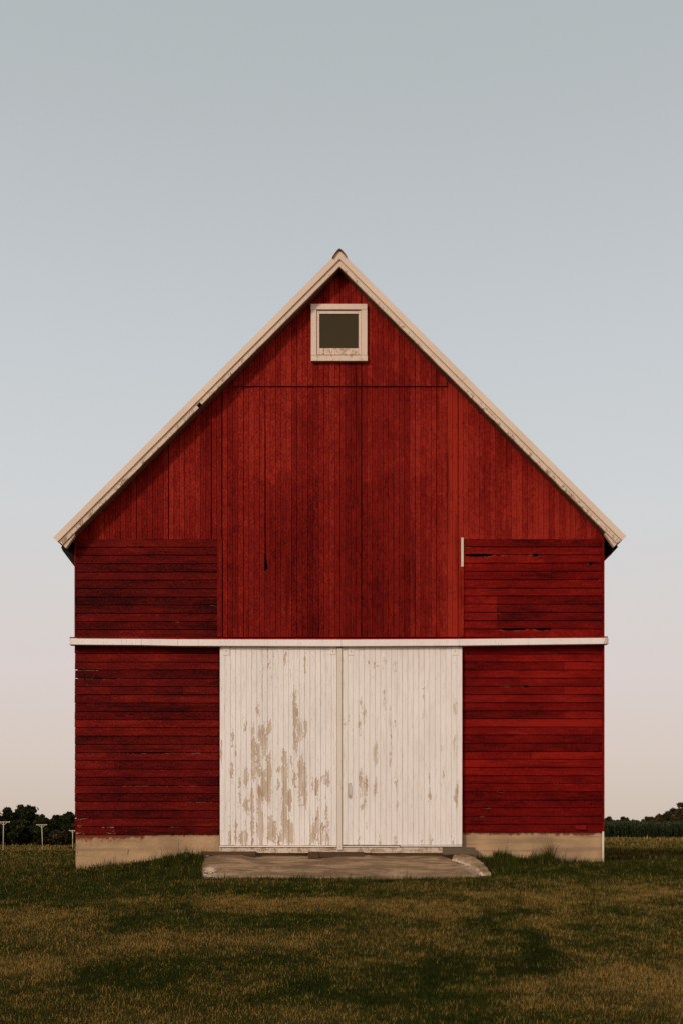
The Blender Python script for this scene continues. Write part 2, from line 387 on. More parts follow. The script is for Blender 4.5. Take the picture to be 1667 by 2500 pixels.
def straw_at(x, y, z):
    d = y + DIST; d = np.where(d < 0.5, 0.5, d)
    px = CX + x * S0 * DIST / d; py = HY + (EYE - z) * S0 * DIST / d
    wn = (vnoise(x, y, 1.1, 31)-.5)*130 + (vnoise(x, y, 3.5, 32)-.5)*60; wm = (vnoise(x, y, 1.3, 33)-.5)*60 + (vnoise(x, y, 4.5, 34)-.5)*26
    px = px + wn; py = py + wm
    s = np.zeros_like(px)
    for a, b, w, h, k in PATCH: s = s + k * np.exp(-((px-a)/w)**2 - ((py-b)/h)**2)
    for a, b, w, h, k in DARK: s = s - .8*k * np.exp(-((px-a)/w)**2 - ((py-b)/h)**2)
    py = py - wm
    s = s + 0.27 * np.clip((py - 2175)/40, 0, 1)
    n = vnoise(x, y, 0.8, 1)*.5 + vnoise(x, y, 1.9, 2)*.3 + vnoise(x, y, 4.5, 3)*.2
    n = n + (vnoise(x, y*2.5, 0.35, 5) - .5)*.5
    s = s + (n - 0.5) * 1.5
    # the mown lawn stops and a dry stubble field begins beyond the posts
    s = np.where(y > 60, np.maximum(s, 0.65 + 0.6*(n-.5)), s)
    near = np.exp(-((y + 0.6)/1.3)**2) * (np.abs(x) < 7)
    s = s * (1 - 0.9 * near)
    return np.clip(s, 0, 1)

def lines(segs):
    o = []
    for a, b, s in segs: o += list(np.arange(a, b, s))
    return np.array(o + [segs[-1][1]])
gx = lines([(-1500,-300,100),(-300,-60,15),(-60,-12,2.5),(-12,12,0.16),(12,60,2.5),(60,300,15),(300,1500,100)])
gy = lines([(-60,-16,4),(-16,-2,0.16),(-2,1,0.08),(1,12,0.5),(12,60,2),(60,240,6),(240,1000,60),(1000,3000,250)])
GX, GY = np.meshgrid(gx, gy); GZ = ground_z(GX, GY)
me = bpy.data.meshes.new('ground')
V = np.stack([GX, GY, GZ], -1).reshape(-1, 3); nx, ny = len(gx), len(gy)
idx = np.arange(nx*ny).reshape(ny, nx)
F = np.stack([idx[:-1,:-1], idx[:-1,1:], idx[1:,1:], idx[1:,:-1]], -1).reshape(-1, 4)
me.from_pydata(V.tolist(), [], F.tolist())
a = me.attributes.new('straw', 'FLOAT', 'POINT'); a.data.foreach_set('value', straw_at(GX, GY, GZ).ravel().astype(np.float32))
me.polygons.foreach_set('use_smooth', [True]*len(me.polygons)); me.materials.append(M['ground']); me.update()
ground = bpy.data.objects.new('ground', me); C.objects.link(ground); tag(ground, 'mown lawn rising gently to the barn, dry field beyond', 'ground', kind='structure')

# ------------------------------------------------------------------ barn
barn = empty('red_barn', (0, 0, 0.95), 'weathered red wooden gable barn with white sliding doors on a concrete foundation', 'barn')
YW = -0.02                       # face of the siding
XL, XR = X(184), X(1472)
DEPTH = 13.0
YF = -0.25
APX, APZ = at(829, 610, YF)    # outer apex of the rake
def rake_z(x): return APZ - abs(x - APX) * 1.004
SO = 0.166 * 1.414                # vertical thickness of the rake

# foundation, left and right of the doors, and round the sides
def foundation_piece(px0, px1, py, zb, name='foundation', stain=None):
    mb = MB(); x0, x1 = X(px0), X(px1); zt = Z(py)
    nx_, nz_ = 60, 16; rows = []; sv = []
    for j in range(nz_+1):
        z = zb + (zt - zb)*j/nz_; r = []
        for i in range(nx_+1):
            x = x0 + (x1-x0)*i/nx_
            r.append((x, 0.012*(mnoise.noise(Vector((x*1.5, 3, z*4))))*0.6 - 0.005, z + (0.01*mnoise.noise(Vector((x*3, 0, 0))) if j == nz_ else 0)))
            s = 0.0
            d = (zt - z)
            s += 0.80 * math.exp(-d/0.05)
            if stain:
                for cx_, w_, h_, k_ in stain:
                    s += k_ * math.exp(-((x - X(cx_))/w_)**2) * math.exp(-d/h_)
            sv.append(s)
        rows.append(r)
    mb.quadgrid(rows, {'stain': sv})
    b = len(mb.v)
    mb.box(x0, x1, 0.03, 0.25, zb, zt - 0.015, stain=0)
    # returns at both ends
    mb.quadgrid([[(x0, 0.25, zb), (x0, rows[0][0][1], zb)], [(x0, 0.25, zt), (x0, rows[-1][0][1], zt)]])
    mb.quadgrid([[(x1, rows[0][-1][1], zb), (x1, 0.25, zb)], [(x1, rows[-1][-1][1], zt), (x1, 0.25, zt)]])
    return mb.build(name, M['foundation'], barn)
foundation_piece(185, 536, 2038, 0.4, stain=[(250, .45, .16, .75), (200, .2, .08, .4), (330, .2, .05, .5)])
foundation_piece(1129, 1469, 2032, 0.4, stain=[(1420, .28, .045, .9), (1230, .9, .02, .5)])
mb = MB(); mb.box(X(536), X(1129), 0.02, 0.25, 0.4, Z(2078)); mb.build('foundation', M['foundation'], barn)
mb = MB(); mb.box(XL+0.01, XL+0.25, 0.25, DEPTH, 0.2, Z(2038)); mb.build('foundation', M['foundation'], barn)
mb = MB(); mb.box(XR-0.25, XR-0.01, 0.25, DEPTH, 0.2, Z(2032)); mb.build('foundation', M['foundation'], barn)

# lapped clapboards
def clap(px0, px1, pt, pb, n, mat, splits, notches, tones, seed, name='clapboard_siding', bare=()):  # bare: bare wood patches, and dashes that paint light in the lap gaps
    rnd = random.Random(seed)
    mb = MB(); x0, x1 = X(px0), X(px1); zt, zb = Z(pt), Z(pb); e = (zt - zb)/n
    off = [rnd.uniform(-0.004, 0.004) for _ in range(n+1)]; off[0] = off[n] = 0
    nos = [rnd.uniform(0, 100) for _ in range(n+1)]
    def lapz(k, x):
        z = zb + k*e + off[k] + 0.0035*mnoise.noise(Vector((x*1.3 + nos[k], 0, 0))) + 0.0018*mnoise.noise(Vector((x*9 + nos[k], 5, 0)))
        return z
    for k in range(n):          # k counts from the bottom
        row = n - 1 - k         # row counted from the top as in the picture
        sp = [px0] + splits.get(row, []) + [px1]
        pout = rnd.uniform(-0.003, 0.004)
        for si in range(len(sp)-1):
            xa, xb = X(sp[si]), X(sp[si+1])
            if si > 0: xa += 0.0015
            if si < len(sp)-2: xb -= 0.0015
            tone = tones.get((row, si), rnd.uniform(0.18, 0.66))
            if si > 0 and (row, si) not in tones: tone = min(1, tone + rnd.choice((-.2, .25)))
            m_ = max(2, int((xb-xa)/0.02)); rr = [[], [], [], [], [], []]; cv = []; tv = []
            ej0 = rnd.uniform(-0.006, 0.002) if si == 0 else 0
            for i in range(m_+1):
                x = xa + (xb-xa)*i/m_
                if i == 0: x += ej0
                z0 = lapz(k, x); z1 = lapz(k+1, x); top = z1 + 0.02; cn = 0.0; under = 0.0
                for (rw, cpx, w, dpt, shape) in notches:
                    cx_ = X(cpx); t = abs(x - cx_)/w
                    if rw == row and t < 1.25:
                        prof = (1 - t*t) if shape == 'v' else (1 - t**6)
                        nz = 1.15 + 0.6*mnoise.noise(Vector((x*30, rw, 1)))
                        if prof > 0: top = min(top, z1 + 0.008 - dpt*prof*nz - 0.008*min(1, prof*4))
                        cn = max(cn, 1.0 if t < 1.05 else 0.5)
                    if rw == row + 1 and t < 1:       # the board above lifts a little
                        z0 += 0.25*dpt*(1-t*t)
                cup = 0.003*mnoise.noise(Vector((x*0.9, k*3.1, seed)))
                yf = -0.028 - pout + cup
                rr[0].append((x, -0.004, z0)); rr[1].append((x, yf, z0)); zg = min(z1 - 0.0105 - 0.005*mnoise.noise(Vector((x*2.3, k, seed+2))), top)
                rr[2].append((x, yf+0.008, z0 + (zg-z0)*0.82))
                rr[3].append((x, yf+0.010, zg)); rr[4].append((x, yf+0.025, min(zg+0.002, top))); rr[5].append((x, 0.0, top if top > z1 else top+.001))
                bf = 0.0
                for (rw, p0_, p1_, full) in bare:
                    if rw == row and X(p0_) < x < X(p1_): bf = max(bf, 0.62 if full else 0.0); cn = max(cn, .01 if full else (1 if p1_-p0_ < 30 else .5))
                cv.append((0.1 + bf, 0.30 + bf, 0.05 + bf, (0.62 if cn == 0 else (.80 if cn == .5 else 1.02)), 0.2, 0.0)); tv.append(tone)
            attrs = {'chip': [c[j] for j in range(6) for c in cv], 'tone': [t for j in range(6) for t in tv]}
            mb.quadgrid(rr, attrs)
    o = mb.build(name, mat, barn)
    return o
# upper left, upper right, lower left, lower right
clap(184, 531, 1316, 1558, 12, M['red_lap_worn'],
     {8: [505], 1: []}, [(1, 345, .035, .026, 'v'), (8, 505, .10, .008, 'v'), (10, 433, .03, .008, 'v')],
     {(4,0): .5, (3,0): .2, (10,0): .0, (7,0): .02, (0,0): .5, (1,0): .35, (2,0): .45, (5,0): .15, (6,0): .3, (8,0): .2, (8,1): .1, (9,0): .35, (11,0): .45}, 3, bare=[(9, 186, 530, 0), (6, 200, 500, 0), (2, 430, 528, 0), (4, 400, 520, 0)])
clap(1131, 1469, 1315, 1556, 12, M['red_lap'],
     {8: [1212], 9: [1212], 10: [1212], 7: [1212]},
     [(2, 1168, .24, .030, 'u'), (2, 1260, .22, .006, 'u'), (2, 1307, .055, .034, 'v'), (3, 1441, .045, .034, 'v'), (1, 1140, .05, .01, 'v'),
      (11, 1252, .22, .026, 'u'), (11, 1325, .14, .026, 'u'), (5, 1440, .25, .008, 'u'), (9, 1216, .08, .012, 'v')],
     {(8,0): .85, (9,0): .85, (10,0): .8, (8,1): .2, (9,1): .15, (10,1): .3, (7,0): .7, (1,0): .75}, 5)
clap(184, 535, 1576, 2038, 23, M['red_lap_worn'],
     {5: [272, 448], 10: [363], 12: [280], 14: [280], 19: [280], 22: [282], 2: [452], 6: [272]},
     [(13, 355, .45, .016, 'u'), (13, 470, .12, .010, 'u'), (3, 200, .25, .010, 'v'), (4, 235, .35, .010, 'u'), (17, 380, .6, .008, 'u'), (22, 430, .08, .01, 'v'), (21, 196, .12, .014, 'v')],
     {(14,0): .85, (19,0): .75, (10,0): .65, (9,0): .75, (12,0): .6, (2,0): .62, (2,1): .7, (1,0): .65, (13,0): .7, (3,0): .08, (11,0): .25, (18,0): .1, (16,0): .2, (17,0): .55, (22,1): .05, (22,0): .5}, 7, bare=[(19, 453, 470, 0), (19, 480, 504, 0), (19, 509, 522, 0), (13, 290, 301, 0), (13, 309, 319, 0), (13, 467, 491, 0), (13, 517, 526, 0), (22, 185, 209, 1), (22, 247, 281, 1), (22, 300, 420, 0), (5, 450, 533, 0), (4, 250, 330, 0), (9, 190, 230, 0), (21, 190, 205, 1)])  # bare wood patches; the short dashes paint light seen in the lap gaps
clap(1129, 1469, 1577, 2032, 23, M['red_lap'],
     {2: [1376], 5: [1376], 8: [1376], 13: [1296], 17: [1376], 1: []},
     [(1, 1142, .04, .014, 'v'), (1, 1362, .06, .010, 'v'), (5, 1282, .06, .020, 'v'), (5, 1250, .18, .006, 'u'), (18, 1222, .06, .016, 'v'), (20, 1185, .07, .012, 'v'), (21, 1170, .08, .012, 'v'), (17, 1356, .04, .01, 'v')],
     {(9,0): 1.15, (13,0): .6, (13,1): 1.0, (14,0): .8, (15,0): .65, (2,1): .9, (5,1): .8, (8,1): .75, (12,0): .1, (11,0): .2, (1,0): .85, (0,0): .7, (3,0): .75, (6,0): .8,
      (18,0): .25, (20,0): .3, (19,0): .35, (22,0): .35, (21,0): .3, (16,0): .4, (17,0): .4, (17,1): .6, (10,0): .65}, 9, bare=[(10, 1320, 1468, 0), (4, 1130, 1468, 0), (7, 1150, 1460, 0), (2, 1140, 1300, 0), (20, 1330, 1468, 0), (12, 1150, 1400, 0), (15, 1150, 1300, 0)])

# vertical boards of the gable and the hay-door bay
def vboards():
    rnd = random.Random(21); mb = MB(); up = MB()
    P = 13.05; PX0 = 543.0
    ks = range(math.floor((184-PX0)/P), math.ceil((1473-PX0)/P))
    gaps = {8: 'crack', 26: 1.9, 32: 'slit', 0: 2.0, 44: 1.5, -10: 1.7, -2: 1.5, 18: 'lower', 40: 1.0, 22: .8, 36: .9, 4: .8, 14: .7, -16: 1.0}
    def edge(k, py, side):
        g = gaps.get(k, 0.25)
        if g == 'crack':
            g = np.interp(py, [945, 985, 1100, 1335, 1352, 1384, 1389, 1395, 1560], [.3, 1.2, 2.2, 2.4, 2.8, 8.0, 8.6, .3, .3])
            c = 1.0 * (side > 0 and py > 1340 and py < 1390) * (g/4)
            return (g*0.78 if side > 0 else -g*0.22)
        if g == 'slit': g = np.interp(py, [945, 1300, 1550], [.4, 1.0, 1.1])
        if g == 'lower': g = np.interp(py, [945, 1400, 1530, 1545, 1560], [.2, .5, 1.4, 2.6, .3])
        return g/2*side
    def board(mbx, k, pb, ytop_fn, yface, tone, pts=None):
        pxa, pxb = PX0 + P*k, PX0 + P*(k+1)
        pxa = max(pxa, 184.5); pxb = min(pxb, 1471.5)
        if pxb - pxa < 2: return
        xm = X((pxa+pxb)/2)
        rows = []; ch = []; tn = []
        pys = []
        ptop = min(ytop_fn(X(pxa)), ytop_fn(X(pxb)))
        p = pb
        while p > ptop: pys.append(p); p -= (4 if k in (7, 8) and 1325 < p < 1400 else 16)
        pys.append(ptop)
        bow = rnd.uniform(0, 50); dy = rnd.uniform(-0.0035, 0.0035)
        for py in pys:
            xa = X(pxa + edge(k, py, 1)); xb = X(pxb + edge(k+1, py, -1)); z = Z(py)
            zl = rake_z(xa) - 0.12; zr = rake_z(xb) - 0.12
            if py == ptop: za, zb_ = zl, zr
            else: za, zb_ = min(z, zl), min(z, zr)
            y = yface + dy + 0.002*mnoise.noise(Vector((bow, z*1.5, 0)))
            c = 0.005*rnd.uniform(.6, 1.2)
            xs = [(xa, y+0.019), (xa+0.001, y+0.004), (xa+c, y), ((xa+xb)/2-0.004, y), ((xa+xb)/2, y+0.0025), ((xa+xb)/2+0.004, y), (xb-c, y), (xb-0.001, y+0.004), (xb, y+0.019)]
            rows.append([(x, yy, za + (zb_-za)*(x-xa)/(xb-xa)) for x, yy in xs])
            cl = 0.18 + (0.75 if gaps.get(k) == 'slit' and 1000 < py < 1225 else 0) + (.8 if gaps.get(k) == 'crack' and 1345 < py < 1394 else 0)
            cr_ = 0.18 + (.8 if gaps.get(k+1) == 'crack' and 1345 < py < 1394 else 0)
            low = 0.36 if py > 1540 else 0.0
            ch += [cl, cl, 0.1+low, low, low, low, 0.1+low, cr_, cr_]
            dkz = 0.24*(py > 1172 + 6*math.sin(k) and 600 < pxa < 1030) + 0.12*(py > 1290 and pxa < 760) - 0.06; tone_ = tone; tone = tone - dkz
            tn += [tone - 0.12, tone - 0.12, tone, tone, tone-.1, tone, tone, tone - 0.12, tone - 0.12]; tone = tone_
        mbx.quadgrid(rows, {'chip': ch, 'tone': tn})
        # bottom end grain
        r0 = rows[0]; mbx.quadgrid([[(v[0], yface+0.03, v[2]) for v in r0], r0], {'chip': [0]*18, 'tone': [0.2]*18})
    def topf(x): return HY - (rake_z(x) - 0.12 - EYE)*S0
    base = {}
    t = 0.5
    for k in ks:
        pm = PX0 + P*(k+.5)
        t = 0.6*t + 0.4*rnd.uniform(0.15, 1.0)
        tone = t + rnd.uniform(-.16, .16)
        if 740 < pm < 890: tone -= 0.08
        if 590 < pm < 740 or 960 < pm < 1110: tone += 0.05
        if 955 < pm < 1030: tone -= 0.05
        lowp = 1556 if 543 <= pm <= 1122 else 1317.5
        if pm < 543 and pm > 531: lowp = 1557
        if pm > 1122 and pm < 1131: lowp = 1557
        cut = None
        if 567 <= pm <= 1092: cut = 945
        if cut is not None:
            # joints seen part way up: lower boards butt-joined
            board(mb, k, lowp, lambda x, c=cut: max(c - 6, topf(x)), YW, tone)
            board(up, k, cut, topf, YW - 0.022, tone*0.8 + rnd.uniform(0, .3))
        else:
            board(mb, k, lowp, topf, YW, tone - (0.05 if pm < 543 else 0))
    mb.build('board_siding', M['red_board'], barn)
    up.build('board_siding', M['red_board'], barn)['label'] = 'upper gable boards overlapping the boards below'
vboards()

# trim boards beside the bay
def trim(px0, px1, pt, pb, y0, mat, name, tone=.45, chip=.25, y1=0.0):
    mb = MB(); n = 40; xa, xb = X(px0), X(px1); rows = []; ch = []; tn = []
    for j in range(n+1):
        z = Z(pb) + (Z(pt)-Z(pb))*j/n; w = 0.0012*mnoise.noise(Vector((px0, z*6, 0)))
        rows.append([(xa, y1, z), (xa+w, y0+0.003, z), (xa+w+0.003, y0, z), (xb+w-0.003, y0, z), (xb+w, y0+0.003, z), (xb, y1, z)])
        ch += [chip]*6; tn += [tone]*6
    mb.quadgrid(rows, {'chip': ch, 'tone': tn, 'peel': [0]*len(ch)})
    return mb.build(name, mat, barn)
trim(531.5, 543.2, 1316, 1556, -0.045, M['red_board'], 'trim_board', .35)
trim(1121.5, 1131, 1316, 1556, -0.045, M['red_board'], 'trim_board', .8)
trim(1124, 1130.2, 1315, 1386, -0.056, M['window_paint'], 'trim_strip', y1=-0.046)['label'] = 'short bare pale strip of trim at the upper right corner of the bay'
trim(1468.8, 1473.6, 1310, 2031, -0.042, M['red_board'], 'corner_board', .25, .42, y1=0.10)
trim(183.2, 186.6, 1316, 1557, -0.033, M['red_board'], 'corner_board', .3, .3, y1=0.06)

# small patch board low on the right
mb = MB(); mb.box(X(1402), X(1429), -0.052, -0.018, Z(2027), Z(2016), tone=.9, chip=.1)
mb.build('patch_board', M['red_lap'], barn, bevel=.003)

# side and rear walls with their own lapped boards
def side_wall(x, sgn):
    mb = MB(); z0, z1 = Z(2036), 6.12; n = 34
    for k in range(n):
        a, b = z0 + (z1-z0)*k/n, z0 + (z1-z0)*(k+1)/n + 0.015
        xo = x + sgn*0.002; xi = x - sgn*0.016
        rows = [[(xi, 0.03, a), (xi, DEPTH, a)], [(xo, 0.03, a), (xo, DEPTH, a)], [(xi, 0.03, b), (xi, DEPTH, b)]]
        mb.quadgrid(rows, {'tone': [random.uniform(.2,.7)]*6, 'chip': [.1]*6})
    mb.build('side_wall', M['red_lap_worn'], barn)
side_wall(XL+0.018, -1); side_wall(XR-0.012, 1)
mb = MB(); mb.prism([(XL+.02, .6), (XR-.02, .6), (XR-.02, rake_z(XR)-.08), (APX, rake_z(APX)-.07), (XL+.02, rake_z(XL)-.08)], DEPTH-.02, DEPTH)
mb.build('rear_wall', M['red_lap_worn'], barn)

# roof: two pitched slabs, a ridge cap, the cream rake trim, eave soffits
SF = S0*DIST/(DIST+YF)
ELX, ELZ = at(130, 1312, YF); ERX, ERZ = at(1529, 1309, YF)
def slope_pt(sgn, s, perp):
    """point s metres down the slope from the apex, perp metres below the roof surface"""
    ex, ez = (ELX, ELZ) if sgn < 0 else (ERX, ERZ)
    d = Vector((ex-APX, ez-APZ)); Ln = d.length; d /= Ln
    nrm = Vector((-d.y, d.x)) if sgn < 0 else Vector((d.y, -d.x))
    if nrm.y > 0: nrm = -nrm
    p = Vector((APX, APZ)) + d*s + nrm*perp
    return p.x, p.y, Ln
def mitre(sgn, perp, over=0.0):
    # distance down the slope where the plane x = APX cuts the line at depth perp
    lo, hi = -1.0, 1.0
    for _ in range(50):
        mid = (lo+hi)/2; x = slope_pt(sgn, mid, perp)[0]
        if (x - APX)*sgn < 0: lo = mid
        else: hi = mid
    return (lo+hi)/2
roof = None
rf = MB()
for sgn in (-1, 1):
    Ln = slope_pt(sgn, 0, 0)[2]; e = Ln - 0.004
    a0, a1 = mitre(sgn, 0.004), mitre(sgn, 0.085)
    P0 = slope_pt(sgn, a0, 0.004); P1 = slope_pt(sgn, e, 0.004); P2 = slope_pt(sgn, e, 0.085); P3 = slope_pt(sgn, a1, 0.085)
    rf.prism([q[:2] for q in ([P0, P3, P2, P1] if sgn < 0 else [P0, P1, P2, P3])], YF+0.05, DEPTH+0.2)
roof = rf.build('roof', M['roof'], barn)
def rake(sgn, s0, s1, p0, p1, yf, yb, mat, name, parent, wob=0.0, seed=0, n=60, peel=None):
    mb = MB(); Ln = slope_pt(sgn, 0, 0)[2]; rows = []; pv = []
    for i in range(n+1):
        t = i/n; rr = []
        for (pp, yy) in ((p0, yb), (p0, yf+0.002), (p0+0.002, yf), (p1-0.002, yf), (p1, yf+0.002), (p1, yb)):
            sa = s0 if s0 > 0.02 else mitre(sgn, pp)
            s = sa + (s1 - sa)*t
            q = slope_pt(sgn, s, pp + (wob*mnoise.noise(Vector((s*5+seed, pp > (p0+p1)/2, seed))) if pp > (p0+p1)/2 else 0))
            rr.append((q[0], yy, q[1])); pv.append(0 if peel is None else peel(s, pp))
        rows.append(rr)
    if sgn > 0: rows = rows[::-1]; pv = [v for i in range(n, -1, -1) for v in pv[i*6:(i+1)*6]]
    mb.quadgrid(rows, {'peel': pv, 'joint': [0]*len(pv)})
    b = len(mb.v)
    for r in (rows[0], rows[-1]):
        mb.f.append(tuple(range(len(mb.v), len(mb.v)+len(r)))); mb.v.extend(r)
    return mb.build(name, mat, parent)
for sgn in (-1, 1):
    Ln = slope_pt(sgn, 0, 0)[2]
    cut = slope_pt(sgn, 0, 0)[2]
    sj = (829-492)*1.414/SF if sgn < 0 else (1138-829)*1.414/SF
    fp = rake(sgn, 0.0, sj-0.0015, 0.0, 0.092, YF, YF+0.05, M['fascia_metal'], 'fascia', barn)
    rake(sgn, sj+0.0015, Ln, 0.0, 0.092, YF, YF+0.05, M['fascia_metal'], 'fascia', barn)
    mo = rake(sgn, 0.0, Ln-0.01, 0.094, 0.116, YF+0.022, YF+0.06, M['fascia_metal'], 'moulding', barn)
    if sgn < 0:
        br = (829-473)*1.414/SF
        rake(sgn, 0.0, br, 0.118, 0.166, YF+0.012, YF+0.05, M['fascia_wood'], 'rake_board', barn, 0.004, 3, peel=lambda s, p: 0.25*(s > 2))
        rake(sgn, br+0.07, Ln-0.02, 0.122, 0.172, YF+0.010, YF+0.05, M['fascia_wood'], 'rake_board', barn, 0.007, 9, peel=lambda s, p: 0.25)
    else:
        rake(sgn, 0.0, Ln*0.48, 0.118, 0.168, YF+0.012, YF+0.05, M['fascia_wood'], 'rake_board', barn, 0.004, 5, peel=lambda s, p: 0.15)
        rake(sgn, Ln*0.48+.004, Ln-0.02, 0.120, 0.172, YF+0.008, YF+0.05, M['fascia_wood'], 'rake_board', barn, 0.006, 7, peel=lambda s, p: 0.28)
    # soffit between the rake and the wall, and under the eaves
    mb = MB(); rows = []
    for s in (mitre(sgn, .15), Ln*.5, Ln-0.03):
        q = slope_pt(sgn, s, 0.150); q2 = slope_pt(sgn, s, 0.138)
        rows.append([(q[0], YF+0.05, q[1]), (q[0], -0.03, q[1]), (q2[0], 0.02, q2[1])])
    mb.quadgrid(rows); mb.build('soffit', M['soffit'], barn)
    # boxed underside of the side eave, its deep shade painted near-black
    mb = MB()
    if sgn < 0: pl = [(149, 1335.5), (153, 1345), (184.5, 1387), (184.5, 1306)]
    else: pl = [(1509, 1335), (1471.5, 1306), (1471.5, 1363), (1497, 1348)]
    mb.prism([at(a, b, .06) for a, b in pl], 0.06, DEPTH); mb.build('eave_shade_lining', M['eave_shade'], barn)
# pale return piece at the left and right eave corner
for sgn, nm in ((-1, 0), (1, 1)):
    Ln = slope_pt(sgn, 0, 0)[2]
    c = [slope_pt(sgn, Ln-a, p)[:2] for a, p in ((0.02, 0.175), (0.26, 0.175), (0.26, 0.192), (0.02, 0.235))]
    if sgn < 0: c = c[::-1]
    c = c[::-1]
    mb = MB(); mb.prism(c, YF+0.03, YF+0.10); mb.build('eave_return', M['fascia_wood'], barn)
mb = MB(); mb.prism([(XR+.012, Z(1370)), (XR+.15, Z(1350)), (XR+.15, Z(1330)), (XR-.0, Z(1330))], 0.06, 0.10); mb.a['tone'] = {}; mb.build('eave_bracket', M['red_board'], barn)
# ridge cap
mb = MB(); rows = []
prof = [(-.112, -.118), (-.075, -.062), (-.035, -.012), (0, .016), (.035, -.010), (.080, -.060), (.112, -.108)]
inn = [(x*0.93, z-0.014) for x, z in prof][::-1]
mb.prism([(APX+x, APZ+z) for x, z in prof+inn][::-1], YF-0.03, DEPTH+.2); mb.build('ridge_cap', M['cap'], roof, bevel=.003)

# gable window
win = MB(); wy = -0.095
def wbox(a, b, c, d, y0, y1): return (X(a, y0), X(b, y0), y0, y1, Z(d, y0), Z(c, y0))
casing = MB()
casing.box(*wbox(759, 896, 741, 754.6, wy, -0.03)); casing.box(*wbox(759.5, 773, 755, 866.2, wy+.004, -0.03)); casing.box(*wbox(882, 896, 755, 866.6, wy+.003, -0.03))
window = casing.build('window', M['window_paint'], barn, bevel=.003)
s = MB(); s.box(*wbox(759.5, 896.8, 867, 880.5, wy-.005, -0.03), peel=.22); s.build('sill', M['window_paint'], window, bevel=.003)
s = MB()
fy = wy+0.022
s.box(*wbox(773.5, 780, 757.5, 865.5, fy, -0.03)); s.box(*wbox(875, 881.5, 757.5, 865.5, fy, -0.03))
s.box(*wbox(780.2, 874.8, 757.8, 765.5, fy+.002, -0.03)); s.build('frame', M['window_paint'], window, bevel=.003)
s = MB(); s.box(*wbox(780.2, 874.8, 849.5, 865.5, fy-.004, -0.03), peel=.35); s.build('bottom_rail', M['window_paint'], window, bevel=.003)
s = MB(); s.box(*wbox(779, 876, 764, 851, wy+.036, -0.048)); s.build('pane', M['pane'], window)

# long white door track cover with a thin red cap
mb = MB(); ry = -0.165
segs = [(169, 345, 1559.2, 1574.0), (345.6, 434, 1560.2, 1575.2), (434.6, 833, 1561.0, 1577.0), (833.6, 1120, 1561.8, 1578.0), (1120.6, 1290, 1560.6, 1576.6), (1290.6, 1485.5, 1559.0, 1574.6)]
for i, (a, b, c, d) in enumerate(segs):
    nn = 8; c2 = segs[i+1][2] if i+1 < len(segs) else 1557.5; d2 = segs[i+1][3] if i+1 < len(segs) else 1572.2
    rows = [[], [], [], [], [], []]
    for j in range(nn+1):
        t = j/nn; px = a+(b-a)*t; cc = c+(c2-c)*t; dd = d+(d2-d)*t
        x = X(px, ry); zt, zb = Z(cc, ry), Z(dd, ry)
        for r, (y, z) in zip(rows, ((-.03, zb+.004), (ry+.003, zb), (ry, zb+.003), (ry, zt-.003), (ry+.003, zt), (-.03, zt+.004))): r.append((x, y, z))
    pe = [0.0]*(6*(nn+1))
    if i == len(segs)-1:
        pe = [0.55*(j/nn > .88) + .22*(j/nn > .6) for _ in range(6) for j in range(nn+1)]
    if i == 0: pe = [0.45*(j/nn < .12) for _ in range(6) for j in range(nn+1)]
    mb.quadgrid(rows, {'peel': pe})
    for q in (0, nn):
        mb.f.append(tuple(range(len(mb.v), len(mb.v)+6))); mb.v.extend([r[q] for r in rows])
track = mb.build('door_track', M['rail'], barn)
mb = MB(); rows = [[], [], [], []]
for j in range(61):
    t = j/60; px = 170.5 + (1483-170.5)*t; cc = float(np.interp(px, [169, 434, 833, 1120, 1485], [1559, 1561, 1561.6, 1561.8, 1557.4])) + 0.3*mnoise.noise(Vector((px*.03, 0, 0)))
    x = X(px, -.14); z = Z(cc, -.14)
    for r, (y, dz) in zip(rows, ((-.15, .0), (-.15, .020), (-.06, .034), (-.02, .034))): r.append((x, y, z+dz))
mb.quadgrid(rows, {'tone': [.55]*244, 'chip': [.1]*61+[.62]*61+[.2]*122}); mb.build('track_cap', M['red_board'], track)

# sliding doors
def zl(cx, y0, y1, w): return (520 + cx/4.276, 1550 + y0/4.276, 1550 + y1/4.276, w/4.276)
def zr_(cx, y0, y1, w): return (820 + cx/4.276, 1550 + y0/4.276, 1550 + y1/4.276, w/4.276)
PL = [zl(*a) for a in [(863,530,1300,50),(910,880,1080,50),(965,880,1100,35),(915,1250,1780,50),(960,1280,1830,35),(425,900,1540,40),(410,1540,2170,30),(485,940,1110,30),(475,1110,1500,30),
 (535,900,1280,50),(590,890,1060,35),(585,1250,1780,45),(530,1380,1750,50),(485,1560,1900,35),(500,1860,2180,60),(345,920,1000,30),(205,1010,1150,25),(238,1190,1270,15),(195,1340,1520,35),(350,1370,1600,40),(345,1710,1860,50),
 (750,1180,1420,45),(750,1400,1560,50),(745,1560,1700,40),(790,1620,1820,50),(745,1720,2190,50),(805,1940,2190,60),(850,1430,1580,30),(685,1400,1450,50),(685,1520,1610,25),(820,1290,1360,25),(1085,1490,1720,50),(1040,1510,1600,30),
 (1138,1470,1560,30),(1190,1430,1610,50),(1185,1670,1900,20),(1040,1960,2190,60),(1095,1780,2190,35),(1140,1960,2190,40),(1190,1940,2190,40),(600,1880,2190,40),(640,1960,2150,40),(755,180,310,30),(960,190,400,20),(585,270,360,35),
 (575,180,210,20),(630,190,280,12),(515,320,740,12),(465,740,850,35),(400,300,520,12),(180,2020,2190,25),(240,1940,2190,25),(280,1500,1800,12),(90,1050,1380,16),(700,2080,2190,35),(300,2090,2190,40),(350,2050,2190,30)]]
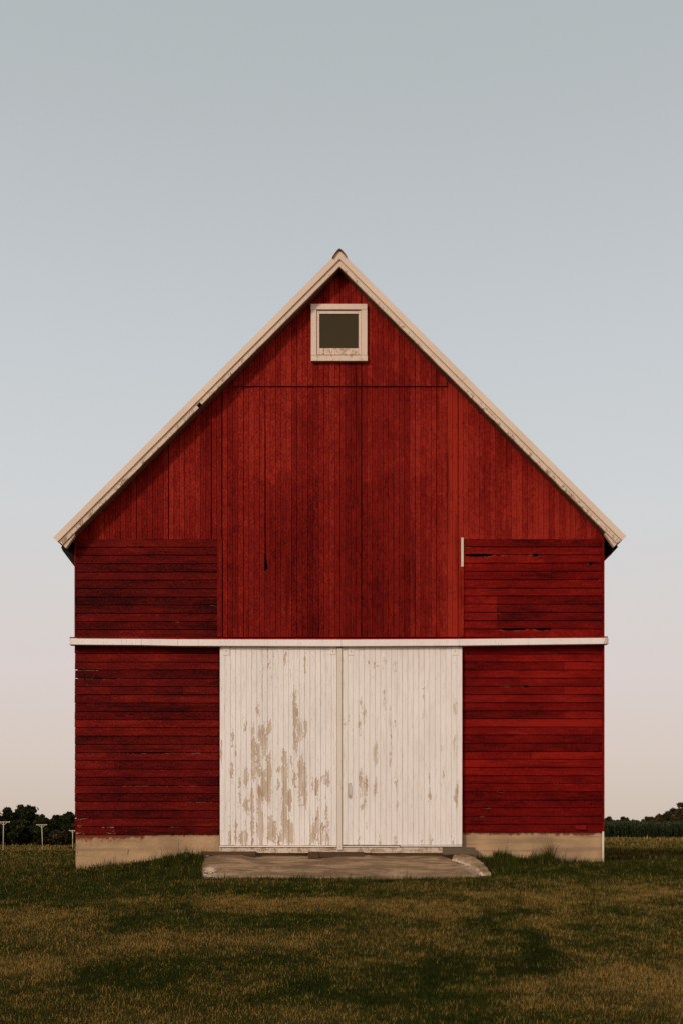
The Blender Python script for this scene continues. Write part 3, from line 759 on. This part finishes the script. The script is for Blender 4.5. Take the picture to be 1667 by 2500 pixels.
PR = [zr_(*a) for a in [(345,240,330,20),(405,250,310,22),(418,320,360,30),(512,240,320,25),(620,260,400,20),(265,660,760,25),(300,740,940,35),(255,870,1050,45),(135,810,960,30),(90,920,940,30),(505,540,940,12),(565,700,1480,10),
 (620,870,980,15),(908,590,640,22),(915,800,880,25),(1242,690,860,38),(1242,1010,1240,40),(415,1130,1350,45),(255,1370,1700,35),(310,1480,1720,50),(410,1530,1680,35),(270,1760,1830,20),(305,1720,1830,20),(625,1520,1640,26),(640,1600,1840,24),
 (975,1450,1550,15),(978,1600,1730,25),(1125,1400,1500,15),(1255,1540,1790,45),(1235,280,310,20),(315,1960,2040,30),(620,2130,2190,20),(990,2110,2190,25),(1225,2120,2190,25),(235,2130,2190,40),(455,2140,2190,25),(890,2140,2190,15),(1105,1090,1220,12),(1260,2140,2190,20)]]
def leaf(px0, px1, pt, pb, patches, seed, label):
    Yd = -0.095; rnd = random.Random(seed); mb = MB(); n = round((px1-px0)/13.05); w = (px1-px0)/n
    pa = np.array(patches)
    for k in range(n):
        a, b = px0 + w*k, px0 + w*(k+1)
        g = 0.015 if rnd.random() < .8 else 0.16
        a += g; b -= g
        cols = np.array([0, .015, .05, .25, .46, .5, .54, .75, .95, .985, 1.0]); yo = np.array([.012, .0018, 0, 0, 0, .0008, 0, 0, 0, .0018, .012])
        nr = 230; dy = rnd.uniform(-.002, .002); bias = rnd.uniform(-.10, .08)
        pys = np.linspace(pb + rnd.uniform(-.3, .5), pt, nr+1)
        PXs = a + (b-a)*cols
        A, B = np.meshgrid(PXs, pys)
        pe = np.full(A.shape, 0.0)
        A0, B0 = A, B
        A = A0 + (vnoise(A0, B0*.6, .35, 51)-.5)*5.0; B = B0 + (vnoise(A0*2.2, B0*.3, .4, 52)-.5)*26 + (vnoise(A0*2, B0, .22, 53)-.5)*14
        for cx, y0, y1, ww in pa:
            if cx + ww < a - 1 or cx - ww > b + 1: continue
            ex = (A-cx)/(ww*0.70+.8); ey = (B-(y0+y1)/2)/((y1-y0)*0.58+2)
            v = 1.15*(1 - np.clip((np.abs(ex)**3 + np.abs(ey)**3.5), 0, 1.6))
            pe = np.maximum(pe, v*0.64)
        A, B = A0, B0
        pe = np.clip(pe, 0, 1)*(0.72 + .5*vnoise(A, B*.25, .9, 54)) + bias*0.7 + 0.10*np.clip((B-2035)/30, 0, 1)
        if seed == 1: pe = pe + 0.24*np.exp(-((A-660)/95)**4)*np.clip((B-1720)/160, 0, 1)
        xs = X(A, Yd); zs = EYE + (HY-B)*(DIST+Yd)/(S0*DIST)
        rows = [[(float(xs[j, i]), float(Yd + dy + yo[i]), float(zs[j, i])) for i in range(11)] for j in range(nr+1)]
        jt = np.array([.5, .4, .08, 0, 0, .10, 0, 0, .08, .4, .5])*rnd.uniform(.3, 1.2); J = np.tile(jt, nr+1)
        mb.quadgrid(rows, {'peel': pe.ravel().tolist(), 'joint': J.tolist()})
    # closed back
    b0 = len(mb.v)
    x0, x1 = X(px0, Yd), X(px1, Yd)
    mb.box(x0+.004, x1-.004, Yd+.020, Yd+.055, Z(pb, Yd)+.005, Z(pt, Yd)-.003, peel=0, joint=.4)
    o = mb.build('door', M['door'], barn); o['label'] = label
    return o
dl = leaf(537, 822.5, 1580, 2064.5, PL, 1, 'left sliding door leaf with large patches of peeled paint')
dr = leaf(835.5, 1128, 1580, 2063.5, PR, 2, 'right sliding door leaf with a pull handle')
def dbox(parent, name, mat, a, b, c, d, y0, y1, peel=0.0, joint=0.0, bev=.002):
    q = MB(); q.box(X(a, y0), X(b, y0), y0, y1, Z(d, y0), Z(c, y0), peel=peel, joint=joint)
    return q.build(name, mat, parent, bevel=bev)
dbox(dl, 'meeting_batten', M['batten'], 823, 834.6, 1582, 2076, -.112, -.045, .18)
for p, a, b, c, d in ((dl, 544.5, 561, 1578.2, 1599.5), (dl, 805, 820, 1579, 1598), (dr, 849, 864, 1579, 1600), (dr, 1103, 1118, 1578.5, 1600)):
    h = dbox(p, 'hanger_board', M['rail'], a, b, c, d, -.1015, -.094, bev=.001)
    bb = MB(); x, z = at((a+b)/2, c+11, -.105); bb.tube([(x, -.098, z), (x, -.108, z)], .007, 8); bb.build('hanger_board', M['rust'], p)['label'] = 'rusty bolt of the hanger'
dbox(dl, 'bottom_rail', M['rail'], 536, 822.5, 2065.6, 2068.8, -.108, -.05)
dbox(dr, 'bottom_rail', M['rail'], 835, 975, 2066.0, 2068.4, -.107, -.05)
dbox(dr, 'bottom_rail', M['rail'], 977, 1127.5, 2064.8, 2067.8, -.108, -.05)
# pull handle with its ring
q = MB(); x, z0 = at(853.5, 1914, -.11); _, z1 = at(853.5, 1945, -.11)
q.tube([(x, -.094, z0), (x, -.128, z0-.012), (x-.002, -.136, (z0+z1)/2), (x, -.128, z1+.012), (x, -.094, z1)], .007, 8)
q.tube([(x-.017, -.097, z0+.004), (x+.017, -.097, z0+.004)], .006, 6)
ring = [(x+.019*math.cos(t), -.112, z1-.004+.019*math.sin(t)) for t in np.linspace(0, 2*math.pi, 17)]
q.tube(ring, .0045, 6); q.build('handle', M['handle'], dr, smooth=True)
q = MB(); q.box(X(848.6, -.1), X(851, -.1), -.0985, -.092, Z(1943, -.1), Z(1915, -.1)); q.build('handle_plate', M['handle'], dr)

# weathered sill board under the doors
mb = MB(); rows = [[], [], [], [], []]; n = 120
for i in range(n+1):
    px = 535.5 + (1082-535.5)*i/n; pb = 2083.6 + .8*mnoise.noise(Vector((px*.02, 4, 0))) + .4*mnoise.noise(Vector((px*.2, 4, 0))); pt = 2069.4
    y0 = -.088
    for r, (y, p) in zip(rows, ((.02, pb), (y0+.004, pb), (y0, pb-.6), (y0, pt+.4), (.02, pt))): r.append((X(px, y0), y, Z(p, y0)))
mb.quadgrid(rows, {'peel': [.1]*5*(n+1)}); mb.build('sill_board', M['sill_board'], barn)
# drain pipe at the right corner
q = MB(); x, z = at(1472, 2031, -.03); q.tube([(x, -.03, 0.9), (x, -.03, z)], .0155, 10); q.build('drain_pipe', M['pipe'], barn, smooth=True)

# ------------------------------------------------------------------ concrete apron and what lies on it
ramp_root = empty('concrete_ramp', (0, -0.6, 0.9), 'cracked sloping concrete apron with broken edges in front of the white doors', 'ramp')
FR = -1.28
def ramp_z(x, y):
    t = -y / -FR
    z = 1.195 + (0.90 - 1.195) * (t**1.15) + 0.02*(x/2.0)*0
    for cx_, w, h, yc, wy_ in ((X(562), .34, .060, -.16, .20), (X(852), .34, .045, -.13, .14)):
        z += h*math.exp(-((x-cx_)/w)**4 - ((y-yc)/wy_)**2)
    z += .003*mnoise.noise(Vector((x*2, y*3, 0))) + .004*mnoise.noise(Vector((x*9, y*9, 3))) + .0025*mnoise.noise(Vector((x*30, y*30, 3)))
    return z
mb = MB(); nxr, nyr = 150, 56; rows = []; pale = []
for j in range(nyr+1):
    v = j/nyr; r = []
    y = -0.03 + (FR+0.03)*v
    l = X(np.interp(v, [0, .15, .4, .7, .88, 1], [506, 496, 492, 490, 499, 530]), min(y, 0)) + .03*mnoise.noise(Vector((1, y*6, 0)))
    rr = X(np.interp(v, [0, .12, .35, .6, .85, 1], [1095, 1104, 1124, 1152, 1176, 1172]), min(y, 0)) + .02*mnoise.noise(Vector((7, y*6, 0)))
    for i in range(nxr+1):
        u = i/nxr; x = l + (rr-l)*u
        yy = y + (.03*mnoise.noise(Vector((x*1.6, 2, 0))) + .02*mnoise.noise(Vector((x*7, 2, 0))))*v
        z = ramp_z(x, yy)
        edge = min(1, u*30, (1-u)*30) ; z -= (1-edge)*.03
        if v > .97: z -= .05*(v-.97)/.03
        r.append((x, yy, z))
        pale.append(max(0, 1 - abs(u-.02)/.04)*(v > .5) + max(0, .8*(1-abs(u-.985)/.02)))
    rows.append(r)
skirt = [[(p[0], p[1], p[2]-.15) for p in rows[-1]]]
mb.quadgrid(rows[::-1], {'pale': [pale[(nyr-j)*(nxr+1)+i] for j in range(nyr+1) for i in range(nxr+1)]})
mb.quadgrid([skirt[0], rows[-1]], {'pale': [.3]*2*(nxr+1)})
mb.quadgrid([[(r[0][0]-.01, r[0][1], r[0][2]-.2) for r in rows[::-1]], [r[0] for r in rows[::-1]]], {'pale': [.5]*2*(nyr+1)})
mb.quadgrid([[r[-1] for r in rows[::-1]], [(r[-1][0]+.01, r[-1][1], r[-1][2]-.2) for r in rows[::-1]]], {'pale': [.5]*2*(nyr+1)})
mb.build('slab', M['ramp'], ramp_root, smooth=True)
# broken piece at the right, lying along a crumbled crack
outl = [at(1108, 2086, -.2), at(1130, 2083, -.2), at(1150, 2086, -.25), at(1160, 2096, -.4), at(1176, 2108, -.65), at(1190, 2122, -.95), at(1194, 2132, -1.1), at(1180, 2134, -1.15), at(1168, 2124, -.95), at(1148, 2112, -.7), at(1128, 2104, -.5), at(1106, 2098, -.35)]
ys = [-.18, -.16, -.22, -.38, -.62, -.92, -1.12, -1.16, -.96, -.72, -.52, -.36]
mb = MB(); n = len(outl); cxm = sum(p[0] for p in outl)/n
pts = []
for i in range(n):                      # resample with noise
    a, b = outl[i], outl[(i+1) % n]
    for k in range(6):
        t = k/6; x = a[0]+(b[0]-a[0])*t; y = ys[i]+(ys[(i+1) % n]-ys[i])*t
        d = Vector((mnoise.noise(Vector((x*12, y*12, 0))), mnoise.noise(Vector((x*12, y*12, 9))), 0))*.03
        pts.append((x+d.x, y+d.y))
def pz(x, y): return ramp_z(x, y) + .050 + .014*mnoise.noise(Vector((x*14, y*14, 1)))
cc = (sum(p[0] for p in pts)/len(pts), sum(p[1] for p in pts)/len(pts))
rings = []
for f, dz in ((1.0, -.16), (1.03, -.03), (1.0, -.006), (.93, 0.004), (.8, .008), (.55, .010), (.25, .010), (0.02, .010)):
    rings.append([(cc[0]+(x-cc[0])*f, cc[1]+(y-cc[1])*f, pz(cc[0]+(x-cc[0])*f, cc[1]+(y-cc[1])*f)+dz) for x, y in pts+pts[:1]])
mb.quadgrid(rings, {'pale': [p for p in (.6, .6, .3, 0, 0, 0, 0, 0) for _ in range(len(pts)+1)]})
mb.build('broken_slab', M['ramp'], ramp_root)
def stone(mb, x, y, z, r, rnd):
    import itertools
    ph = (1+5**.5)/2
    vs = [Vector(v).normalized() for v in [(-1,ph,0),(1,ph,0),(-1,-ph,0),(1,-ph,0),(0,-1,ph),(0,1,ph),(0,-1,-ph),(0,1,-ph),(ph,0,-1),(ph,0,1),(-ph,0,-1),(-ph,0,1)]]
    fs = [(0,11,5),(0,5,1),(0,1,7),(0,7,10),(0,10,11),(1,5,9),(5,11,4),(11,10,2),(10,7,6),(7,1,8),(3,9,4),(3,4,2),(3,2,6),(3,6,8),(3,8,9),(4,9,5),(2,4,11),(6,2,10),(8,6,7),(9,8,1)]
    b = len(mb.v); sx, sy, sz = rnd.uniform(.7,1.5), rnd.uniform(.7,1.3), rnd.uniform(.5,.9)
    for v in vs:
        k = r*rnd.uniform(.75, 1.2); mb.v.append((x+v.x*k*sx, y+v.y*k*sy, z+v.z*k*sz))
    mb.f += [tuple(b+i for i in f) for f in fs]
rnd = random.Random(4); mb = MB()
for i in range(70):
    t = rnd.random(); px = 1103 + (1186-1103)*t
    y = -.36 + (-1.15+.36)*t + rnd.gauss(0, .025); x = X(px, y) + rnd.gauss(0, .015)
    x = np.interp(t, [0, .3, .7, 1], [X(1104), X(1128), X(1158), X(1176, -1.1)]) + rnd.gauss(0, .018)
    stone(mb, float(x), y, ramp_z(float(x), y) + .012, rnd.uniform(.012, .040), rnd)
for i in range(20):
    x = X(506, -.95) + abs(rnd.gauss(0, .05)); y = -.95 + rnd.gauss(0, .12)
    stone(mb, x, y, ramp_z(x, y)+.005, rnd.uniform(.015, .045), rnd)
mb.build('rubble', M['rubble'], ramp_root)['kind'] = 'stuff'

def plank(name, px0, px1, pt, pb, y0, y1, mat, label, tilt=0.0):
    mb = MB(); n = 14
    x0, x1 = X(px0, y0), X(px1, y0); zt, zb = Z(pt, y0), Z(pb, y0)
    rows = [[], [], [], [], []]
    for i in range(n+1):
        t = i/n; x = x0+(x1-x0)*t; w = .003*mnoise.noise(Vector((x*5, pt, 0))); a = zb + tilt*(1-t); b = zt
        for r, (y, z) in zip(rows, ((y1, a), (y0, a+w), (y0, b+w), (y1, b+w), (y1, a))): r.append((x, y, z))
    mb.quadgrid(rows)
    for q in (0, n):
        mb.f.append(tuple(range(len(mb.v), len(mb.v)+4))); mb.v.extend([rows[k][q] for k in range(4)])
    o = mb.build(name, mat, None, bevel=.003); tag(o, label, 'plank', 'old planks lying under the doors')
    return o
plank('plank', 493, 624, 2080, 2093, -.22, -.10, M['dark_wood'], 'dark tapering plank at the left end of the apron under the left door', .03)
plank('plank', 779, 888, 2081, 2094.5, -.22, -.10, M['dark_wood'], 'dark brown plank on the apron under the meeting edge of the doors')
plank('plank', 753, 778.4, 2080.5, 2096.5, -.235, -.10, M['dark_wood'], 'short blocky brown timber butting the middle dark plank at its left')
plank('plank', 1081, 1160, 2069.5, 2087.5, -.20, -.06, M['grey_wood'], 'wide grey weathered plank under the right end of the right door')

# ------------------------------------------------------------------ grass
def blades(x, y, h, w, straw, tone, lean=0.5):
    n = len(x); z = ground_z(x, y) - 0.004
    ang = rng.uniform(0, 2*np.pi, n); la = rng.uniform(0, 2*np.pi, n); ln = np.abs(rng.normal(0, lean, n))*h
    dx, dy = np.cos(ang)*w/2, np.sin(ang)*w/2
    ox, oy = np.cos(la)*ln, np.sin(la)*ln
    hz = np.sqrt(np.maximum(h*h - ln*ln, (0.3*h)**2))
    # two triangles: base quad half + tip, as one bent quad strip (2 tris)
    b0 = np.stack([x-dx, y-dy, z], -1); b1 = np.stack([x+dx, y+dy, z], -1)
    m0 = np.stack([x-dx*.8+ox*.35, y-dy*.8+oy*.35, z+hz*.6], -1); m1 = np.stack([x+dx*.8+ox*.35, y+dy*.8+oy*.35, z+hz*.6], -1)
    tp = np.stack([x+ox, y+oy, z+hz], -1)
    V = np.stack([b0, b1, m1, b0, m1, m0, m0, m1, tp], 1).reshape(-1, 3)
    return V, np.repeat(straw, 9), np.repeat(tone, 9)
Vs, Ss, Ts = [], [], []
def in_ramp(x, y):
    return (y > FR - .02) & (x > np.interp(-y, [0, 1.25], [-2.10, -1.96])) & (x < np.interp(-y, [0, .35, 1.25], [2.02, 2.12, 2.22])) & (y < 0.1)
def scatter(y0, y1, dens, hmean, w, xw=None, keep=None, hj=.3, lean=.5):
    ym = max(abs(0), 0)
    hw = lambda y: (y + DIST) * 833.5/2432 * 1.12 + .6
    xm = hw(y1); n = int(dens*(y1-y0)*2*xm)
    x = rng.uniform(-xm, xm, n); y = rng.uniform(y0, y1, n)
    k = np.abs(x) < (hw(y))
    k &= ~((y > -0.05) & (x > XL-.02) & (x < XR+.02) & (y < DEPTH+.3))
    k &= ~in_ramp(x, y)
    k &= ~((y > 0.5) & (np.abs(x)/(y+DIST) < 4.0/DIST*.97))      # never seen behind the barn
    if keep is not None: k &= keep(x, y)
    x, y = x[k], y[k]; z = ground_z(x, y); st = straw_at(x, y, z)
    n = len(x); D = y
    clump = vnoise(x, y, 9, 7)*.6 + vnoise(x, y, 22, 8)*.4
    s = (rng.random(n) < np.clip(st*.68 + .07 + (clump-.5)*.55, 0, 1)) * rng.uniform(.6, 1, n)
    dd = D + DIST; px_ = CX + x*S0*DIST/dd; py_ = HY + (EYE-z)*S0*DIST/dd
    wn = (vnoise(x, y, 1.1, 31)-.5)*130 + (vnoise(x, y, 3.5, 32)-.5)*60; wm = (vnoise(x, y, 1.3, 33)-.5)*60 + (vnoise(x, y, 4.5, 34)-.5)*26
    px_ = px_ + wn; py_ = py_ + wm
    dk = sum(k_*np.exp(-((px_-a)/w_)**2 - ((py_-b)/h_)**2) for a, b, w_, h_, k_ in DARK)
    t = np.clip(rng.normal(.45, .20, n) + (clump-.5)*.7 + .20*st - .28*dk, 0, 1)
    h = hmean * np.exp(rng.normal(0, hj, n)) * (0.75 + .5*clump)
    V, S_, T_ = blades(x, y, h, w*rng.uniform(.7, 1.3, n), s, t, lean)
    Vs.append(V); Ss.append(S_); Ts.append(T_)
scatter(-11.5, -7, 9500, .025, .0036, lean=.7)
scatter(-7, -3, 7500, .028, .0044, lean=.7)
scatter(-3, 0.6, 5000, .034, .0055, lean=.6)
scatter(0.6, 10, 1000, .06, .011)
scatter(10, 32, 320, .08, .020)
scatter(32, 75, 70, .10, .045)
scatter(75, 131, 9, .22, .11)
scatter(131, 188, 5, .30, .16, keep=lambda x, y: x < 0)
# longer unmown grass against the foundation and the apron
def tall(x0, x1, y0, y1, n, h, fn=None):
    x = rng.uniform(x0, x1, n); y = rng.uniform(y0, y1, n)
    if fn is not None:
        k = rng.random(n) < fn(x, y); x, y = x[k], y[k]
    k = ~in_ramp(x, y); x, y = x[k], y[k]; n = len(x)
    hh = h*np.exp(rng.normal(0, .38, n))*(0.5+vnoise(x, y, 4, 4))
    V, S_, T_ = blades(x, y, hh, rng.uniform(.004, .008, n), (rng.random(n) < .07)*.7, np.clip(rng.normal(.5, .28, n), 0, 1), .55)
    Vs.append(V); Ss.append(S_); Ts.append(T_)
tall(XL-.2, XR+.2, -.14, -.035, 5200, .075)
tall(X(380), X(497), -.55, -.035, 2600, .085)
tall(-2.45, -1.9, -1.4, -.035, 3600, .075)
tall(X(1160), X(1340), -.38, -.035, 4200, .085)
tall(2.1, 2.6, -1.2, -.035, 3600, .08)
tall(X(1290), X(1345), -.16, -.04, 420, .16)
tall(X(400), X(440), -.16, -.04, 160, .15)
tall(-2.1, 2.2, FR-.12, FR-.02, 3600, .06)
tall(-7.5, -4.0, -.6, 2.5, 2500, .07)
tall(-27.5, -24.5, 92, 95, 600, .45)
grass = tri_mesh('grass', np.concatenate(Vs), 3, {'straw': np.concatenate(Ss), 'tone': np.concatenate(Ts)}, M['grass'])
tag(grass, 'short mown grass of the lawn, green with dry straw patches', 'grass', kind='stuff')

# a few tall weed stems by the foundation
def weed(px, py_top, py_bot, label, lean=.1, n=7):
    mb = MB(); x = X(px); y = -.10; z0 = float(ground_z(x, y)); rnd = random.Random(px)
    zt = Z(py_top)
    for i in range(n):
        a = rnd.uniform(0, 6.28); l = (zt - z0)*rnd.uniform(.6, 1.0); ex = math.cos(a)*l*.7 + lean*l; ey = -abs(math.sin(a))*l*.25
        mb.tube([(x, y, z0-.02), (x+ex*.3, y+ey*.4, z0+l*.6), (x+ex*.75, y+ey*.8, z0+l*.85), (x+ex, y+ey, z0+l*.8)], [.0035, .0035, .0025, .0008], 4)
    mb.a['tone'] = {}; mb.a['straw'] = {}
    return tag(mb.build('weed', M['grass'], None), label, 'weed', 'weeds against the foundation')
weed(424, 2086, 2105, 'spreading weed at the left foundation nearest the apron')
weed(333, 2096, 2112, 'thin tall weed in the middle of the left foundation', .02, 4)
weed(236, 2108, 2122, 'small weed near the left end of the foundation', -.1, 5)
weed(1336, 2086, 2103, 'arching clump of weed in the middle of the right foundation', .25, 12)
weed(1400, 2086, 2105, 'thin weed stem at the right part of the foundation', .05, 3)

# ------------------------------------------------------------------ clothesline posts
def post(px, py0, py1, d, arm, label, leanpx=0, band=False):
    k = d/(S0*DIST); x = (px-CX)*k; y = d-DIST; zb = EYE-(py1-HY)*k; h = (py1-py0)*k
    e = empty('clothesline_post', (x, y, zb), label, 'clothesline post', 'white T-shaped posts at the edge of the lawn')
    lx_ = leanpx*k; r = .034*max(1, d/90)
    q = MB(); q.tube([(0, 0, -.2), (lx_*.5, 0, h*.5), (lx_, 0, h)], [r*1.1, r, r*.9], 8); q.build('pole', M['pole'], e, local=True, smooth=True)
    q = MB(); a = arm*k/2; t = .030*max(1, d/90)
    q.box(lx_-a, lx_+a, -t, t, h-t*2.3, h-t*.3)
    for s in (-1, 1): q.box(lx_+s*(a-t*.8)-t*.7, lx_+s*(a-t*.8)+t*.7, -t*.8, t*.8, h-t*2.6, h+t*.9)
    q.build('crossarm', M['pole'], e, local=True, bevel=.008)
    for s in (-1, 1):
        q = MB(); q.tube([(lx_+s*r*.6, 0, h-.26), (lx_+s*.30, 0, h-t*1.8)], .018*max(1, d/90), 6); q.build('brace', M['pole'], e, local=True)
    if band:
        q = MB(); q.tube([(lx_*.5, 0, h*.51), (lx_*.52, 0, h*.55)], r*1.15, 8); q.build('band', M['dark_wood'], e, local=True)
post(7.8, 2006.5, 2081, 74, 31, 'white T-shaped clothesline post farthest left, tallest of the three', .8)
post(104.5, 2013.5, 2080, 82, 26, 'white T-shaped clothesline post leaning slightly left, middle of the three', -2.6)
post(177.8, 2027.5, 2078.5, 109, 17.5, 'small white T-shaped post with a dark band nearest the barn wall', -.4, True)

# ------------------------------------------------------------------ trees
def crown_mesh(name, mat, parent, w, h, base, seed, leafsize, nleaf, nclump, topbias=0.0):
    r = np.random.default_rng(seed)
    c = r.normal(size=(nclump, 3)); c /= np.linalg.norm(c, axis=1)[:, None]; c *= r.uniform(.25, .86, (nclump, 1))
    zc = base + (h-base)*.5
    prof = 1 - .25*np.clip(c[:, 2], 0, 1)
    cen = np.stack([c[:, 0]*w*prof, c[:, 1]*w*.9*prof, zc + c[:, 2]*(h-base)*.5], -1)
    cr = r.uniform(.14, .30, nclump)*w
    k = r.integers(0, nclump, nleaf)
    d = r.normal(size=(nleaf, 3)); d /= np.linalg.norm(d, axis=1)[:, None]
    rad = r.uniform(.35, 1.12, nleaf)**.7 * np.where(r.random(nleaf) < .11, r.uniform(1, 1.45, nleaf), 1)
    p = cen[k] + d*(cr[k]*rad)[:, None]*np.array([1, 1, .8])
    p[:, 2] = np.maximum(p[:, 2], .05)
    a = r.normal(size=(nleaf, 3)); a /= np.linalg.norm(a, axis=1)[:, None]
    b = np.cross(a, r.normal(size=(nleaf, 3))); b /= np.linalg.norm(b, axis=1)[:, None]
    s = leafsize*r.uniform(.6, 1.4, nleaf)[:, None]
    V = np.stack([p-a*s, p+b*s*.45, p+a*s, p-b*s*.45], 1).reshape(-1, 3)
    tone = np.clip(r.normal(.35, .22, nleaf) + (r.random(nclump)[k]-.5)*.7 , 0, 1)
    return tri_mesh(name, V, 4, {'tone': np.repeat(tone, 4)}, mat, parent, local=True)
def tree(px, ptop, hwpx, d, label, seed, mat='leaf', base=.05, nleaf=5200, pbase=None, leafsize=.34, group='trees of the dark wood beyond the posts', name='tree', cat='tree', nclump=46):
    k = d/(S0*DIST); x = (px-CX)*k; y = d-DIST; zb = float(ground_z(x, y))
    h = EYE+(HY-ptop)*k - zb; w = hwpx*k
    e = empty(name, (x, y, zb), label, cat, group)
    rnd = random.Random(seed); q = MB()
    q.tube([(0, 0, -.3), (rnd.uniform(-.1,.1), 0, h*.35), (rnd.uniform(-.3,.3), rnd.uniform(-.2,.2), h*.75)], [h*.022, h*.016, h*.006], 8)
    for i in range(6):
        a = rnd.uniform(0, 6.28); z = h*rnd.uniform(.25, .6); L_ = w*rnd.uniform(.5, .8)
        q.tube([(0, 0, z), (math.cos(a)*L_*.5, math.sin(a)*L_*.5, z+h*.10), (math.cos(a)*L_, math.sin(a)*L_, z+h*.2)], [h*.009, h*.006, h*.002], 5)
    q.build('trunk', M['bark'], e, local=True)
    crown_mesh('crown', M[mat], e, w, h, h*base, seed, leafsize, nleaf, nclump)
    return e
TL = [(65,1949,33,205,'largest round-topped tree, highest crown of the dark wood'),
      (24,1966,26,203,'dark broad tree left of the largest round-topped tree'),
      (-12,1974,26,200,'dark tree cut by the left edge of the photo'),
      (99,1987,22,201,'low dark tree just right of the largest round-topped tree'),
      (136,1979,13,206,'narrow spiky lighter tree between the low dark tree and the barn'),
      (170,1977,24,204,'dark rounded tree touching the barn wall at left'),
      (205,1985,26,206,'dark tree mostly hidden behind the left barn wall'),
      (45,2000,34,194,'dark understorey tree in front of the largest tree'),
      (112,1998,34,193,'dark understorey tree behind the leaning post'),
      (4,1998,34,194,'dark understorey tree behind the farthest left post'),
      (160,1998,32,195,'dark understorey tree behind the banded post'),
      (80,1992,30,212,'dark tree at the back of the wood, right behind the low dark tree'),
      (148,1993,30,212,'dark tree at the back of the wood, behind the narrow spiky tree'),
      (0,1985,32,212,'dark tree at the back of the wood, behind the farthest left post'),
      (-60,1980,38,203,'dark tree beyond the left edge of the photo'),
      (-100,1972,38,203,'second dark tree beyond the left edge of the photo')]
for i, (px, pt, hw, d, lab) in enumerate(TL):
    tree(px, pt, hw*1.12, d, lab, 100+i, 'leaf', nleaf=int(7000+hw*330), leafsize=.30, nclump=90, base=0.0)
tree(146, 2024, 24, 186, 'brownish rounded bush in front of the dark wood near the banded post', 150, 'leaf_brown', base=0, nleaf=4500, name='bush', cat='bush', group=None, leafsize=.26)
tree(172, 2068, 12, 113, 'small dark green shrub at the foot of the banded post', 151, 'leaf', base=0, nleaf=900, name='shrub', cat='shrub', group=None, leafsize=.10)
TR = [(1487,1991,9,185,'small upright tree nearest the right barn corner, above the maize'),
      (1508,1994,9,184,'thin feathery tree second from the right barn corner'),
      (1524,1991,10,184,'wispy pale tree third from the right barn corner'),
      (1545,2001,14,186,'low bushy tree in the dip of the tree line above the maize'),
      (1567,2001,12,184,'low tree just left of where the tree line starts to climb'),
      (1588,1994,14,186,'first tree of the climbing tree line at right'),
      (1612,1984,15,188,'second tree of the climbing tree line at right'),
      (1634,1969,14,190,'tall narrow brownish tree of the climbing tree line'),
      (1660,1958,19,190,'tallest brownish tree at the right edge of the photo'),
      (1692,1950,22,190,'tall tree beyond the right edge of the photo'),
      (1650,1985,24,182,'lower rounded tree in front of the tallest tree at right'),
      (1465,1998,12,186,'small tree hidden behind the right barn corner'),
      (1735,1955,28,190,'broad tree well beyond the right edge of the photo')]
for i, (px, pt, hw, d, lab) in enumerate(TR):
    tree(px, pt, hw*1.75, d, lab, 200+i, 'leaf_brown' if i not in (3,) else 'leaf', nleaf=int(3500+hw*260), leafsize=.30, nclump=50, base=0, group='trees of the line beyond the maize')

# maize field: a dense stand nobody could count
def maize():
    r = np.random.default_rng(5); n = 5200
    x = r.uniform(30, 72, n); y = 131 + np.floor(r.uniform(0, 12, n))*.76 + r.normal(0, .06, n) + (x-44)*.12
    z = ground_z(x, y); h = r.normal(2.25, .24, n)
    Vs = []; T = []
    up = np.array([0, 0, 1.])
    w = .03
    s = np.stack([np.stack([x-w, y, z], -1), np.stack([x+w, y, z], -1), np.stack([x+w*.5, y, z+h], -1), np.stack([x-w*.5, y, z+h], -1)], 1).reshape(-1, 3)
    Vs.append(s); T.append(np.full(len(s), .4))
    for k in range(8):
        a = r.uniform(0, 2*np.pi, n); zz = z + h*(.15+.11*k); L_ = r.uniform(.35, .6, n); ca, sa = np.cos(a), np.sin(a); lw = .05
        p0 = np.stack([x, y, zz], -1); p1 = np.stack([x+ca*L_*.5, y+sa*L_*.5, zz+.22], -1); p2 = np.stack([x+ca*L_, y+sa*L_, zz+.02], -1)
        o = np.stack([-sa*lw, ca*lw, np.zeros(n)], -1)
        t = np.clip(r.normal(.20+.075*k, .28, n), 0, 1)
        for A, B, wa, wb in ((p0, p1, .6, 1), (p1, p2, 1, .1)):
            Vs.append(np.stack([A-o*wa, A+o*wa, B+o*wb, B-o*wb], 1).reshape(-1, 3)); T.append(np.repeat(t, 4))
    o = tri_mesh('maize_field', np.concatenate(Vs), 4, {'tone': np.concatenate(T)}, M['corn'])
    tag(o, 'dense dark green stand of tall maize behind the lawn at right', 'maize', kind='stuff')
maize()
